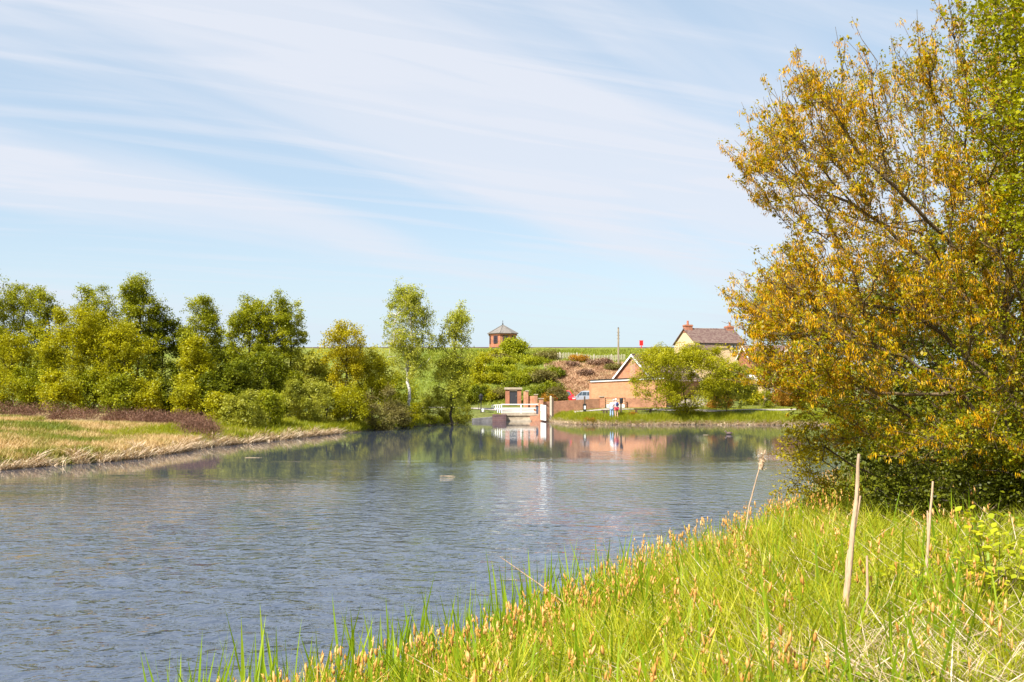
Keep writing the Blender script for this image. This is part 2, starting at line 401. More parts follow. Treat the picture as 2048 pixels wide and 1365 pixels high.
# the sheet itself carries the wavelets: finer mesh where one stands, coarser far out
def wsteps(a, b, s0, k):
    out = [a]; 
    while out[-1] < b: out.append(out[-1] + max(s0, k * out[-1] * out[-1]))
    return np.array(out)
wy = np.concatenate([[1, 4], wsteps(6.0, 46, .05, .00042), np.arange(47, 100, 2.5)])
wfr = np.concatenate([np.linspace(-16, -0.75, 22)[:-1], np.linspace(-0.75, 0.62, 430), np.linspace(.62, 5, 10)[1:]])
WY, WF = np.meshgrid(wy, wfr, indexing='ij'); WX = WF * np.maximum(WY, 6) * .8
WX = np.clip(WX, -96, 29)
e_ = 39.5 + .62 * np.minimum(WX, 0) + 3.0 * wob(WX, WY * 3, 9)
amp = sm(-2.5, 5.5, e_ - WY) * (.85 + .25 * wob(WX, WY * 2, 6)) * sm(1, 6, WY)
wz = np.zeros_like(WX); wr = np.random.default_rng(3)
for i in range(72):
    lam = .20 * (1.0 / .20) ** (wr.random() ** 1.3) ; an = 1.25 + wr.normal(0, .55)      # wavelets run from the left towards the camera
    kx, ky = 2 * np.pi / lam * np.cos(an), 2 * np.pi / lam * np.sin(an)
    vis = np.clip(1.4 - (.0021 * WY * WY / 3) * 2.2 / lam, 0, 1)                # wavelets too small for the far mesh are left to the bump
    wz += vis * lam * .0028 * np.sin(kx * WX + ky * WY + wr.uniform(0, 6.28) + .9 * np.sin(.7 * WX + .5 * WY + i))
wz = (wz + 1.2 * np.maximum(wz, 0) ** 1.5) * amp
wi = np.arange(WX.size).reshape(WX.shape)
wq = np.stack([wi[:-1, :-1], wi[:-1, 1:], wi[1:, 1:], wi[1:, :-1]], -1).reshape(-1, 4)
wme = mesh_np('water', np.stack([WX, WY, wz], -1).reshape(-1, 3), wq, None, m, smooth=True)
tag(link('water', wme), kind='structure')
print('WATER', len(wq))

# ---------------------------------------------------------------- plant machinery
def unit(n): v = rng.normal(0, 1, (n, 3)); return v / np.linalg.norm(v, axis=1)[:, None]
def leaf_arrays(Pp, size, width=0.55, up=0.3, axis=None, fold=0.12):
    n = len(Pp); size = np.broadcast_to(np.asarray(size, float), (n,)) * rng.uniform(0.7, 1.3, n)
    nrm = unit(n); nrm[:, 2] = np.abs(nrm[:, 2]) + up; nrm /= np.linalg.norm(nrm, axis=1)[:, None]
    a = unit(n) if axis is None else axis
    a = a - nrm * np.sum(a * nrm, 1)[:, None] if axis is None else a
    a /= np.linalg.norm(a, axis=1)[:, None] + 1e-9
    b = np.cross(nrm, a); b /= np.linalg.norm(b, axis=1)[:, None] + 1e-9
    s = size[:, None]; mid = Pp - a * s * 0.08
    v = np.stack([Pp - a * s * 0.5, mid + b * s * width * 0.5 + nrm * s * fold, Pp + a * s * 0.5, mid - b * s * width * 0.5 + nrm * s * fold], 1)
    q = np.arange(n * 4).reshape(n, 4)
    return v.reshape(-1, 3), q
def leaf_mesh(name, Pp, size, mat, **k):
    v, q = leaf_arrays(Pp, size, **k); return mesh_np(name, v, q, None, mat)
def blade_arrays(B, h, w, lean, cur, az=None, face=None):
    """B base points, h height, w width, lean = horizontal tip offset / height, cur = extra droop"""
    n = len(B); az = rng.uniform(0, 2 * np.pi, n) if az is None else az
    dr = np.stack([np.cos(az), np.sin(az), np.zeros(n)], 1)
    fa = rng.uniform(0, 2 * np.pi, n) if face is None else face
    sd_ = np.stack([np.cos(fa), np.sin(fa), np.zeros(n)], 1)
    out = []
    for t, ww in ((0, 0.8), (0.38, 1.0), (0.74, 0.75), (1.0, 0.0)):
        c = B + dr * (h * (lean * t + cur * t * t))[:, None] + np.array([0, 0, 1.0]) * (h * (t - 0.45 * cur * t * t))[:, None]
        if ww > 0: out += [c - sd_ * (w * ww * 0.5)[:, None], c + sd_ * (w * ww * 0.5)[:, None]]
        else: out.append(c)
    v = np.stack(out, 1); b0 = np.arange(n)[:, None] * 7
    q = np.concatenate([b0 + np.array([0, 1, 3, 2]), b0 + np.array([2, 3, 5, 4])]); t = b0 + np.array([4, 5, 6])
    return v.reshape(-1, 3), q, t
def blades(name, B, h, w, lean, cur, mat, **k):
    v, q, t = blade_arrays(B, h, w, lean, cur, **k); return mesh_np(name, v, q, t, mat)
def blades1(name, B, h, w, lean, cur, mat):
    n = len(B); az = rng.uniform(0, 2 * np.pi, n); dr = np.stack([np.cos(az), np.sin(az), np.zeros(n)], 1)
    fa = rng.uniform(0, 2 * np.pi, n); sd_ = np.stack([np.cos(fa), np.sin(fa), np.zeros(n)], 1)
    c = B + dr * (h * (lean + cur))[:, None] + np.array([0, 0, 1.0]) * (h * (1 - .4 * cur))[:, None]
    v = np.stack([B - sd_ * (w * .5)[:, None], B + sd_ * (w * .5)[:, None], c], 1)
    return mesh_np(name, v.reshape(-1, 3), None, np.arange(n * 3).reshape(n, 3), mat)
PROTO = {}
def spray_protos(kind, mat, leaf, rad, nl, width, flat=.62):
    key = (kind, mat.name, round(leaf, 3), round(rad, 3), nl)
    if key in PROTO: return PROTO[key]
    obs = []
    for i in range(3):
        if kind == 'leaves':
            Pp = rng.normal(0, 1, (nl, 3)) * np.array([1, 1, flat]) * rad; me_ = leaf_mesh('leaf_spray', Pp, leaf, mat, width=width, up=.25, fold=.1)
        elif kind == 'catkins':
            nc = nl; st = rng.normal(0, rad, (nc, 3)) * np.array([1, 1, .6]); ax = np.array([0, 0, -1.0]) + rng.normal(0, .32, (nc, 3)); ax /= np.linalg.norm(ax, axis=1)[:, None]
            L_ = rng.uniform(.6, 1.25, nc) * leaf; v_, q_ = leaf_arrays(st + ax * (L_ * .5)[:, None], L_, width=.2, axis=ax, fold=.07); me_ = mesh_np('catkin_spray', v_, q_, None, mat)
        o_ = bpy.data.objects.new('spray_source', me_); obs.append(o_)
    ng = bpy.data.node_groups.new('crown_sprays', 'GeometryNodeTree')
    ng.interface.new_socket('Geometry', in_out='INPUT', socket_type='NodeSocketGeometry'); ng.interface.new_socket('Geometry', in_out='OUTPUT', socket_type='NodeSocketGeometry')
    gi = ng.nodes.new('NodeGroupInput'); go = ng.nodes.new('NodeGroupOutput'); ip = ng.nodes.new('GeometryNodeInstanceOnPoints')
    g2 = ng.nodes.new('GeometryNodeGeometryToInstance')
    for o_ in obs:
        oi = ng.nodes.new('GeometryNodeObjectInfo'); oi.inputs[0].default_value = o_; ng.links.new(oi.outputs['Geometry'], g2.inputs[0])
    na = ng.nodes.new('GeometryNodeInputNamedAttribute'); na.data_type = 'FLOAT'; na.inputs[0].default_value = 'sc'
    nr = ng.nodes.new('GeometryNodeInputNamedAttribute'); nr.data_type = 'FLOAT_VECTOR'; nr.inputs[0].default_value = 'rot'
    ng.links.new(gi.outputs[0], ip.inputs['Points']); ng.links.new(g2.outputs[0], ip.inputs['Instance']); ip.inputs['Pick Instance'].default_value = True
    ng.links.new(na.outputs[0], ip.inputs['Scale'])
    e2r = ng.nodes.new('FunctionNodeEulerToRotation'); ng.links.new(nr.outputs[0], e2r.inputs[0]); ng.links.new(e2r.outputs[0], ip.inputs['Rotation'])
    ng.links.new(ip.outputs[0], go.inputs[0])
    PROTO[key] = ng; return ng
def gn_crown(name, pts_, ng, root, tilt=.6, smin=.7, smax=1.35):
    pts_ = np.asarray(pts_, dtype=np.float32); n = len(pts_)
    me_ = bpy.data.meshes.new(name); me_.vertices.add(n); me_.vertices.foreach_set('co', pts_.ravel())
    at_ = me_.attributes.new('sc', 'FLOAT', 'POINT'); at_.data.foreach_set('value', rng.uniform(smin, smax, n).astype(np.float32))
    ar = me_.attributes.new('rot', 'FLOAT_VECTOR', 'POINT'); r3 = np.stack([rng.uniform(-tilt, tilt, n), rng.uniform(-tilt, tilt, n), rng.uniform(0, 6.283, n)], 1).astype(np.float32); ar.data.foreach_set('vector', r3.ravel())
    o_ = link(name, me_, root); md = o_.modifiers.new('sprays', 'NODES'); md.node_group = ng; o_['kind'] = 'stuff'; return o_
def spindle_arrays(C, L, r, ax):
    n = len(C); ref = unit(n); e1 = np.cross(ax, ref); e1 /= np.linalg.norm(e1, axis=1)[:, None]; e2 = np.cross(ax, e1)
    vs = [C]
    for t, rr in ((0.22, 0.8), (0.6, 1.0)):
        for k in range(4):
            an = k * np.pi / 2; rj = (r * rr * rng.uniform(0.7, 1.3, n))[:, None]
            vs.append(C + ax * (L * t)[:, None] + e1 * rj * np.cos(an) + e2 * rj * np.sin(an))
    vs.append(C + ax * L[:, None]); v = np.stack(vs, 1)
    b = np.arange(n)[:, None] * 10; q = []; t = []
    for k in range(4):
        k2 = (k + 1) % 4
        t.append(b + np.array([0, 1 + k2, 1 + k])); q.append(b + np.array([1 + k, 1 + k2, 5 + k2, 5 + k])); t.append(b + np.array([5 + k, 5 + k2, 9]))
    return v.reshape(-1, 3), np.concatenate(q), np.concatenate(t)
def join_arrays(parts):
    V, Q, T = [], [], []; o = 0
    for p in parts:
        v, q = p[0], p[1]; t = p[2] if len(p) > 2 else None
        V.append(v); Q.append(np.asarray(q) + o)
        if t is not None: T.append(np.asarray(t) + o)
        o += len(v)
    return np.concatenate(V), np.concatenate(Q), (np.concatenate(T) if T else None)
def skeleton(targets, trunk, bf=0.35, wig=0.0):
    """join every target to the growing tree where the way home is short (a fan of limbs)"""
    nodes_ = [np.array(p, float) for p in trunk]; par = [-1] + list(range(len(trunk) - 1))
    cost = [0.0]
    for i in range(1, len(trunk)): cost.append(cost[-1] + np.linalg.norm(nodes_[i] - nodes_[i - 1]))
    tg = targets[np.argsort(np.linalg.norm(targets - nodes_[len(trunk) // 2], axis=1))]
    A = np.zeros((len(trunk) + len(tg), 3)); A[:len(trunk)] = nodes_; Cc = np.zeros(len(A)); Cc[:len(trunk)] = cost; n = len(trunk)
    lo = min(1, len(trunk) - 1)
    for p in tg:
        d = np.linalg.norm(A[lo:n] - p, axis=1); j = lo + int(np.argmin(d * 1.0 + bf * Cc[lo:n] + d * d * 0.15))
        A[n] = p; Cc[n] = Cc[j] + np.linalg.norm(A[j] - p); par.append(j); n += 1
    return A[:n], np.array(par)
def pipe(A, par, tip, ex=2.4, rmax=None):
    n = len(A); r = np.zeros(n); ch = np.bincount(par[par >= 0], minlength=n); r[ch == 0] = tip ** ex
    for i in range(n - 1, 0, -1):
        if r[i] == 0: r[i] = tip ** ex
        r[par[i]] += r[i]
    r = r ** (1 / ex)
    if rmax: r = np.where(r > rmax, rmax + (r - rmax) * 0.15, r)
    return r
def tubes(A, par, r, sides=5, minr=0.0, sub=1, wig=0.0):
    """each limb piece a tapered tube, bent through a midpoint when sub = 2"""
    I = np.nonzero(par >= 0)[0]; I = I[r[I] >= minr]
    a = A[par[I]]; b = A[I]; rb = r[I]; ra = np.minimum(r[par[I]], rb * 1.35)
    if sub == 2:
        L = np.linalg.norm(b - a, axis=1); mid = (a + b) / 2 + rng.normal(0, 1, a.shape) * (wig * L)[:, None]
        a, b, ra, rb = np.concatenate([a, mid]), np.concatenate([mid, b]), np.concatenate([ra, (ra + rb) / 2]), np.concatenate([(ra + rb) / 2, rb])
    d = b - a; L = np.linalg.norm(d, axis=1); ok = L > 1e-4; a, b, ra, rb, d, L = a[ok], b[ok], ra[ok], rb[ok], d[ok], L[ok]
    d /= L[:, None]; ref = np.where(np.abs(d[:, 2:3]) < 0.9, np.array([[0, 0, 1.0]]), np.array([[1.0, 0, 0]]))
    e1 = np.cross(d, ref); e1 /= np.linalg.norm(e1, axis=1)[:, None]; e2 = np.cross(d, e1)
    vs = []
    a2 = a - d * (ra * 0.35)[:, None]
    for q, rr in ((a2, ra), (b, rb)):
        for k in range(sides):
            an = 2 * np.pi * k / sides; vs.append(q + e1 * (rr * np.cos(an))[:, None] + e2 * (rr * np.sin(an))[:, None])
    v = np.stack(vs, 1); b0 = np.arange(len(a))[:, None] * 2 * sides
    q = np.concatenate([b0 + np.array([k, (k + 1) % sides, sides + (k + 1) % sides, sides + k]) for k in range(sides)])
    return v.reshape(-1, 3), q
def in_ell(n, c, r, shell=0.0, low=-1.0):
    """points in an ellipsoid, thinned inside by shell (0..1)"""
    out = []
    while sum(map(len, out)) < n:
        p = rng.uniform(-1, 1, (n * 3, 3)); R = np.linalg.norm(p, axis=1)
        k = (R < 1) & (rng.uniform(0, 1, len(R)) < 1 - shell + shell * R ** 2) & (p[:, 2] > low)
        out.append(p[k])
    p = np.concatenate(out)[:n]; return np.array(c) + p * np.array(r)

M_bark = mat_plain('bark', (0.16, 0.12, 0.08), 0.9, 0.55, 6, 0.5, 30, stretch=(1, 1, 0.3))
M_bark_dark = mat_plain('bark_dark', (0.07, 0.055, 0.04), 0.9, 0.5, 6, 0.5, 30)
M_bark_grey = mat_plain('bark_grey', (0.19, 0.135, 0.075), 0.85, 0.5, 5, 0.6, 25, stretch=(1, 1, 0.4))
M_birch = mat_plain('birch_bark', (0.62, 0.58, 0.52), 0.7, 0.75, 4, 0.3, 20, stretch=(1, 1, 3.0), lo=0.40, hi=0.5)
G_mid = mat_leaf('leaf_mid', [(0.10, 0.125, 0.004), (0.25, 0.27, 0.008), (0.45, 0.44, 0.018)], trans=.34)
G_yel = mat_leaf('leaf_yellow_green', [(0.13, 0.14, 0.003), (0.33, 0.32, 0.006), (0.52, 0.48, 0.012)], trans=.36)
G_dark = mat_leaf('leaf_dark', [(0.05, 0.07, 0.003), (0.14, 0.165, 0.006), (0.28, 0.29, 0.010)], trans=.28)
G_pale = mat_leaf('leaf_pale', [(0.18, 0.20, 0.02), (0.33, 0.34, 0.035), (0.48, 0.46, 0.07)], trans=.42)
G_ora = mat_leaf('leaf_bronze', [(0.22, 0.19, 0.004), (0.40, 0.34, 0.006), (0.50, 0.45, 0.010)], trans=.42)
G_olive = mat_leaf('leaf_olive', [(0.12, 0.10, 0.03), (0.20, 0.17, 0.05), (0.26, 0.26, 0.05)])
G_birch = mat_leaf('leaf_birch', [(0.20, 0.23, 0.018), (0.36, 0.38, 0.035), (0.54, 0.52, 0.09)])
G_brown = mat_leaf('dead_twig', [(0.13, 0.07, 0.05), (0.24, 0.14, 0.09), (0.34, 0.22, 0.14)], trans=0.1)
G_rust = mat_leaf('leaf_rust', [(0.16, 0.10, 0.01), (0.40, 0.20, 0.02), (0.50, 0.28, 0.02)])
G_bright = mat_leaf('leaf_bright', [(0.20, 0.24, 0.01), (0.32, 0.34, 0.012), (0.42, 0.42, 0.02)])

def far_tree(name, px, Yd, top, bot, hw, mat, label, cat='tree', group=None, n=7000, leaf=0.15, bark=None, lean=0, low=0.14, depth=None,
             shape='oval', trunk_r=0.11, shell=0.45, droop=0.0, clumps=90, sig=0.34, dz=0.0, nodes_n=None, dens_=2.3):
    """a tree whose crown spans the photo rows top..bot at distance Yd, hw pixels to each side"""
    sc = Yd / F
    g = G(px, Yd); base = np.array([g.x, g.y, g.z - 0.1])
    ztop = P(px, top, Yd).z; hgt = ztop - base[2]; R = hw * sc; Rd = R if depth is None else depth
    zb = base[2] + hgt * low
    cz = (zb + ztop) / 2; rz = (ztop - zb) / 2
    lx = lean * sc
    # clump centres: an uneven envelope of overlapping lobes
    K = clumps; lob = in_ell(K, (0, 0, 0), (1, 1, 1), shell)
    if clumps >= 80:                      # ragged leaders standing out of the top and sides
        ne = K // 4; ex = in_ell(ne, (0, 0, 0), (1, 1, 1), 1.0, -.3); ex *= rng.uniform(1.0, 1.17, ne)[:, None]; lead = rng.uniform(-.55, .55, 3)
        ex[:ne // 2, 0] = lead[rng.integers(0, 3, ne // 2)] + rng.normal(0, .05, ne // 2); ex[:ne // 2, 2] = rng.uniform(.45, 1.02, ne // 2) * (1 - .25 * np.abs(ex[:ne // 2, 0])); lob[:ne] = ex
    t = (lob[:, 2] + 1) / 2
    if shape == 'oval': wd = np.ones(K)
    elif shape == 'cone': wd = 1.15 - 0.62 * t
    elif shape == 'egg': wd = 1.12 - 0.35 * t
    elif shape == 'vase': wd = 0.60 + 0.5 * t
    else: wd = np.ones(K)
    C = np.stack([base[0] + lx * t + lob[:, 0] * R * wd, base[1] + lob[:, 1] * Rd * wd, cz + lob[:, 2] * rz], 1)
    C[:, 2] = np.maximum(C[:, 2], base[2] + 0.15)
    C -= (C - np.array([base[0] + lx * .5, base[1], cz])) * 0.06
    ntr = 7; tt = np.linspace(0, 0.72, ntr)
    wv = rng.normal(0, 0.05, (ntr, 2)) * R
    wv[0] = 0
    trunk = np.stack([base[0] + lx * tt + wv[:, 0], base[1] + wv[:, 1], base[2] + hgt * tt], 1)
    A, par = skeleton(C, trunk, 0.30)
    r = pipe(A, par, 0.012 * (hgt / 9) + 0.004, 2.3, trunk_r); r[:2] *= 1.12
    v, q = tubes(A, par, r, 5, 0, 2, 0.05)
    root = thing(name, tuple(base), label, cat, group)
    link('trunk', mesh_np('trunk', v, q, None, bark or M_bark_dark, smooth=True), root)
    # leaves round each clump, uneven from clump to clump
    n = int(n * dens_ / 18) + 8
    wgt = rng.gamma(2.6, 1.0, K); wgt /= wgt.sum(); ci = rng.choice(K, n, p=wgt)
    cs = sig * rng.uniform(0.5, 1.35, K) * max(0.6, min(1.5, R / 2.2)) * (.82 if clumps >= 80 else 1)
    off = rng.normal(0, 1, (n, 3)) * cs[ci][:, None] * np.array([.85, .85, 0.85])
    L = C[ci] + off
    if droop: L[:, 2] -= np.abs(rng.normal(0, droop, n)) * (0.4 + 0.6 * rng.random(n))
    L[:, 2] += dz
    ax = None
    L[:, 2] = np.maximum(L[:, 2], base[2] + 0.12)
    gn_crown('crown', L, spray_protos('leaves', mat, leaf, round(leaf * 1.25, 3), 18, .62), root)
    return root

# ---------------------------------------------------------------- trees across the water, left to right
WG = 'birches and alders along the far left bank'
T = [
 # px, Y, top, hw, material, shape, n, low, kwargs, label
 (-42, 82, 545, 62, G_mid, 'oval', 6500, 0.12, {}, 'mid green tree cut by the left edge of the photo, first of the row'),
 (40, 84, 553, 58, G_mid, 'oval', 9000, 0.2, {}, 'tall green tree rising above the heather at the far left end of the tree row'),
 (95, 83, 585, 40, G_mid, 'oval', 5000, 0.25, {}, 'green tree with a drooping right shoulder beside the tallest tree at the far left'),
 (22, 76, 668, 62, G_yel, 'egg', 6500, 0.02, {}, 'low bushy yellow green tree at the left edge right behind the heather'),
 (188, 85, 562, 46, G_mid, 'oval', 6500, 0.3, {}, 'tree with a rounded top peeping up behind the broad bright tree on the left'),
 (160, 75, 612, 78, G_yel, 'oval', 15000, 0.04, {'clumps': 150}, 'broad bright yellow green tree with a domed crown down to the heather'),
 (275, 80, 548, 50, G_mid, 'egg', 11000, 0.14, {'clumps': 150}, 'tallest pointed tree of the left row, its top standing clear in the sky'),
 (248, 74, 640, 66, G_yel, 'oval', 10000, 0.03, {'clumps': 150}, 'bushy lime green tree in front of the tallest pointed one'),
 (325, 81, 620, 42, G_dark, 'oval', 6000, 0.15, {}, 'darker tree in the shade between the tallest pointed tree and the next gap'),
 (402, 81, 588, 50, G_mid, 'egg', 8000, 0.22, {}, 'pale topped tree right of the gap beside the tallest pointed tree'),
 (388, 71, 668, 42, G_yel, 'cone', 8500, 0.03, {}, 'slim cone shaped yellow green tree standing forward of the row above the heather'),
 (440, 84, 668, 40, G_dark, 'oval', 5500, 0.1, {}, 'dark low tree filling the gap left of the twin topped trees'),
 (495, 78, 590, 42, G_mid, 'oval', 9000, 0.22, {'clumps': 150}, 'left one of the two twin topped dark green trees'),
 (545, 78, 588, 40, G_mid, 'oval', 8000, 0.22, {}, 'middle tree of the twin topped clump with several thin stems'),
 (582, 80, 605, 30, G_birch, 'oval', 4200, 0.3, {}, 'thin see-through pale tree at the right side of the twin topped clump'),
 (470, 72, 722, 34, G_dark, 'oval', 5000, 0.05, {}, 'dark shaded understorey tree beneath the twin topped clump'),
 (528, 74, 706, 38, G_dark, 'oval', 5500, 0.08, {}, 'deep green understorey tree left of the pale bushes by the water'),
 (620, 79, 705, 42, G_pale, 'oval', 6500, 0.05, {}, 'pale green bushy tree between the dark clump and the bronze tree'),
 (690, 77, 642, 54, G_ora, 'vase', 5000, 0.22, {'clumps': 120, 'sig': .28}, 'bronze tinted tree with a forked trunk, left of the white birch'),
 (742, 79, 700, 50, G_yel, 'oval', 5500, 0.05, {}, 'low bronze yellow tree between the forked trunk and the white birch'),
 (818, 82, 560, 58, G_birch, 'egg', 9500, 0.30, {'bark': M_birch, 'droop': 0.5, 'trunk_r': 0.15, 'clumps': 150, 'leaf': 0.11, 'sig': .36}, 'tall silver birch with a white trunk standing alone above the bank'),
 (903, 84, 606, 42, G_birch, 'oval', 7000, 0.16, {'droop': 0.3, 'lean': 8, 'leaf': .13}, 'slender leaning birch just right of the tall white trunked one'),
]
for (px, Yd, top, hw, mt, shp, n, low, kw, lab) in T:
    a = dict(shape=shp, n=int(n * 1.15), low=low, group=WG, leaf=.12, dens_=2.5, clumps=120); a.update(kw)
    far_tree('birch_tree' if mt is G_birch else 'broadleaf_tree', px, Yd, top, None, hw, mt, lab, **a)
def bush(name, px, Yd, top, hw, mt, label, group=None, n=2500, leaf=0.11, **k):
    a = dict(shape='oval', low=-0.1, clumps=45, trunk_r=0.03, sig=0.26, shell=0.6, cat='bush'); a.update(k)
    return far_tree(name, px, Yd, top, None, hw, mt, label, group=group, n=n, leaf=leaf, **a)
UG = 'low understorey bushes behind the heather'
for k_, (px, Yd, top, hw, mt, lab) in enumerate([
    (-20, 70, 735, 46, G_yel, 'yellow green understorey bush at the very left edge behind the heather'), (62, 72, 728, 44, G_mid, 'green understorey bush between the first two trees at the left edge'),
    (118, 70, 742, 40, G_yel, 'low lime bush under the left flank of the broad bright tree'), (180, 73, 735, 44, G_mid, 'mid green bush under the middle of the broad bright tree'),
    (232, 70, 752, 36, G_mid, 'low green bush under the tallest pointed tree'), (290, 71, 758, 34, G_yel, 'light yellow bush in front of the dark gap above the heather'),
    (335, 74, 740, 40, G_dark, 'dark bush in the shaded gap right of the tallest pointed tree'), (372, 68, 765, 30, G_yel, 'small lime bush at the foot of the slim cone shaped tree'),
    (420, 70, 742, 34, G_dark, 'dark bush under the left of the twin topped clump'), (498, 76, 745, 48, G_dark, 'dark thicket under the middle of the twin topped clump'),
    (570, 77, 735, 44, G_mid, 'green thicket behind the pale feathery bushes'), (640, 82, 722, 50, G_mid, 'green thicket behind the bronze tree on the left'),
    (790, 92, 742, 44, G_mid, 'green thicket behind the white birch trunk')]):
    far_tree('understorey_bush', px, Yd, top, None, hw, mt, lab, cat='bush', group=UG, n=3600, leaf=.13, low=-.05, clumps=50, sig=.3, trunk_r=.04)
BG = 'bushes along the far left shore'
bush('willow_bush', 440, 64, 790, 30, G_yel, 'yellow green willow bush beside the last of the heather', BG, 3000)
bush('willow_bush', 488, 61, 782, 44, G_pale, 'pale sage green bush at the end of the heather', BG, 4500)
bush('willow_bush', 540, 64, 778, 36, G_mid, 'mid green bush right of the pale sage bush', BG, 3500)
bush('willow_bush', 600, 69, 755, 46, G_pale, 'light green feathery bush over the sandy reed edge', BG, 4500)
bush('willow_bush', 655, 72, 762, 34, G_pale, 'small light green bush left of the bronze tree foot', BG, 3000)
bush('willow_bush', 700, 72.5, 768, 42, G_yel, 'golden green bush at the foot of the forked bronze tree', BG, 5000)
bush('willow_bush', 768, 76, 775, 50, G_olive, 'brownish olive willow bush hanging over the water', BG, 6000)
bush('willow_bush', 812, 80, 800, 24, G_yel, 'small yellow green bush right of the brown olive willow', BG, 2200)
bush('willow_bush', 865, 85.5, 788, 40, G_pale, 'pale grey green willow bush under the birches', BG, 4500)
bush('willow_bush', 915, 90, 785, 30, G_pale, 'thin pale willow bush left of the stone quay', BG, 2600)
bush('willow_bush', 750, 86, 745, 44, G_yel, 'yellow green bush behind the brown olive willow', BG, 3500)
SG = 'bushes on the slope below the reservoir wall'
bush('hawthorn_bush', 1026, 138, 678, 27, G_bright, 'bright yellow round bush standing against the brick valve tower', SG, 3800, 0.2, low=0.05, sig=.3)
bush('hawthorn_bush', 985, 131, 708, 26, G_yel, 'yellow green bush low on the slope left of the bright round one', SG, 2200, 0.2)
bush('hawthorn_bush', 950, 118, 722, 30, G_yel, 'green bush at the left start of the reservoir slope', SG, 3200, 0.18)
bush('hawthorn_bush', 1040, 130, 716, 34, G_mid, 'dark green bush directly under the bright yellow round bush', SG, 3500, 0.18)
bush('hawthorn_bush', 1098, 129, 708, 30, G_olive, 'dark olive thorn bush in the middle of the slope', SG, 3600, 0.16)
bush('hawthorn_bush', 1000, 122, 735, 30, G_mid, 'mid green bush above the stepped slope path', SG, 3000, 0.18)
bush('hawthorn_bush', 1058, 120, 742, 32, G_mid, 'green bush above the flat roofed brick hut', SG, 3200, 0.16)
bush('hawthorn_bush', 1015, 117, 748, 12, G_pale, 'small cream flowered bush above the brick hut', SG, 900, 0.14)
bush('hawthorn_bush', 960, 109, 770, 32, G_yel, 'yellow green bush behind the lantern post', SG, 3200, 0.14)
bush('hawthorn_bush', 995, 110, 775, 20, G_olive, 'straggly yellow brown bush left of the brick hut', SG, 1800, 0.13)
for (px, Yd, top, hw, mt, lab) in [(972, 127, 716, 26, G_yel, 'yellow green scrub just left of the bright round bush'), (1012, 126, 722, 30, G_mid, 'mid green scrub under the left of the bright round bush'),
    (1072, 126, 718, 30, G_mid, 'green scrub left of the dark olive thorn'), (1108, 121, 738, 22, G_dark, 'dark scrub at the upper left corner of the brown cut'), (1036, 117, 750, 32, G_mid, 'green scrub right above the roof of the hut'),
    (1084, 118, 742, 28, G_olive, 'olive scrub between the stepped wall and the thorn bush'), (985, 117, 748, 28, G_yel, 'yellow scrub left above the hut'), (930, 115, 738, 30, G_yel, 'yellow green scrub right of the leaning birch'),
    (926, 107, 768, 26, G_mid, 'green scrub at the foot of the leaning birch'), (1018, 112, 764, 16, G_dark, 'small dark bush touching the hut roof'), (1100, 113, 768, 18, G_mid, 'green scrub behind the spiky dark shrub'),
    (1000, 128, 712, 24, G_olive, 'olive scrub beneath the brick valve tower'), (1226, 124, 735, 16, G_olive, 'olive scrub between the dead bracken and the gable'), (1172, 122, 752, 14, G_brown, 'small dead clump on the brown cut')]:
    bush('scrub_bush', px, Yd, top, hw, mt, lab, SG, 3600, .15)
bush('gorse_bush', 1158, 127, 714, 20, G_rust, 'orange flowering gorse below the pale fence', SG, 1300, 0.14)
bush('dead_bush', 1146, 125, 726, 14, G_brown, 'leafless brown dead bush under the orange gorse', SG, 1000, 0.14)
bush('dead_bush', 1200, 126, 722, 24, G_brown, 'wide heap of dead brown bracken left of the gable', SG, 1900, 0.15)
bush('laurel_bush', 1084, 111, 764, 20, G_dark, 'dark evergreen bush above the stepped brick wall', SG, 1900, 0.12)
bush('laurel_bush', 1118, 110, 762, 16, G_dark, 'spiky dark green shrub behind the yard wall', SG, 1400, 0.12)
bush('garden_bush', 1113, 104, 772, 24, G_olive, 'reddish olive bush beside the red car', SG, 8500, 0.09, low=-.1, clumps=70)
bush('garden_bush', 1096, 103, 784, 12, G_rust, 'small orange tinted bush behind the brick pier', SG, 900, 0.09)
bush('garden_bush', 1137, 112, 780, 8, G_yel, 'tiny yellow bush peeping over the red car', SG, 500, 0.1)
bush('laurel_bush', 1068, 106.5, 775, 14, G_dark, 'dark green bush between the brick hut and the stepped wall', SG, 1100, 0.1)
# the big hawthorn on the far lawn and what grows round it
far_tree('hawthorn_tree', 1380, 88.6, 688, None, 124, G_yel, 'wide spreading hawthorn tree on the far lawn in front of the houses', n=30000, leaf=0.11, low=0.05,
         shape='oval', clumps=190, depth=4.2, trunk_r=0.2, bark=M_bark, sig=0.3, lean=-16)
far_tree('hawthorn_tree', 1452, 89.6, 728, None, 54, G_pale, 'paler grey green thorn tree pressed against the right side of the spreading hawthorn', n=7000, leaf=0.12, low=0.1,
         shape='oval', clumps=90, depth=2.6, trunk_r=0.1, bark=M_bark, sig=0.3, lean=10)
RG = 'garden shrubs in front of the village houses'
bush('garden_bush', 1440, 97, 775, 30, G_rust, 'orange leaved shrub behind the foot of the pale thorn tree', RG, 2200, 0.12)
bush('garden_bush', 1505, 101, 780, 22, G_yel, 'yellow shrub left of the white garden wall end', RG, 1500, 0.13)
bush('box_bush', 1533, 98, 773, 14, G_mid, 'clipped round green bush below the red brick house', RG, 1500, 0.08, sig=.18)
bush('garden_bush', 1575, 100, 768, 30, G_rust, 'orange brown shrub below the white window', RG, 2400, 0.12)
bush('garden_bush', 1640, 97, 735, 44, G_mid, 'green shrub right of the red brick house', RG, 3600, 0.14)
bush('garden_bush', 1490, 112, 742, 22, G_mid, 'green hedge clump under the cream house', RG, 1800, 0.14)
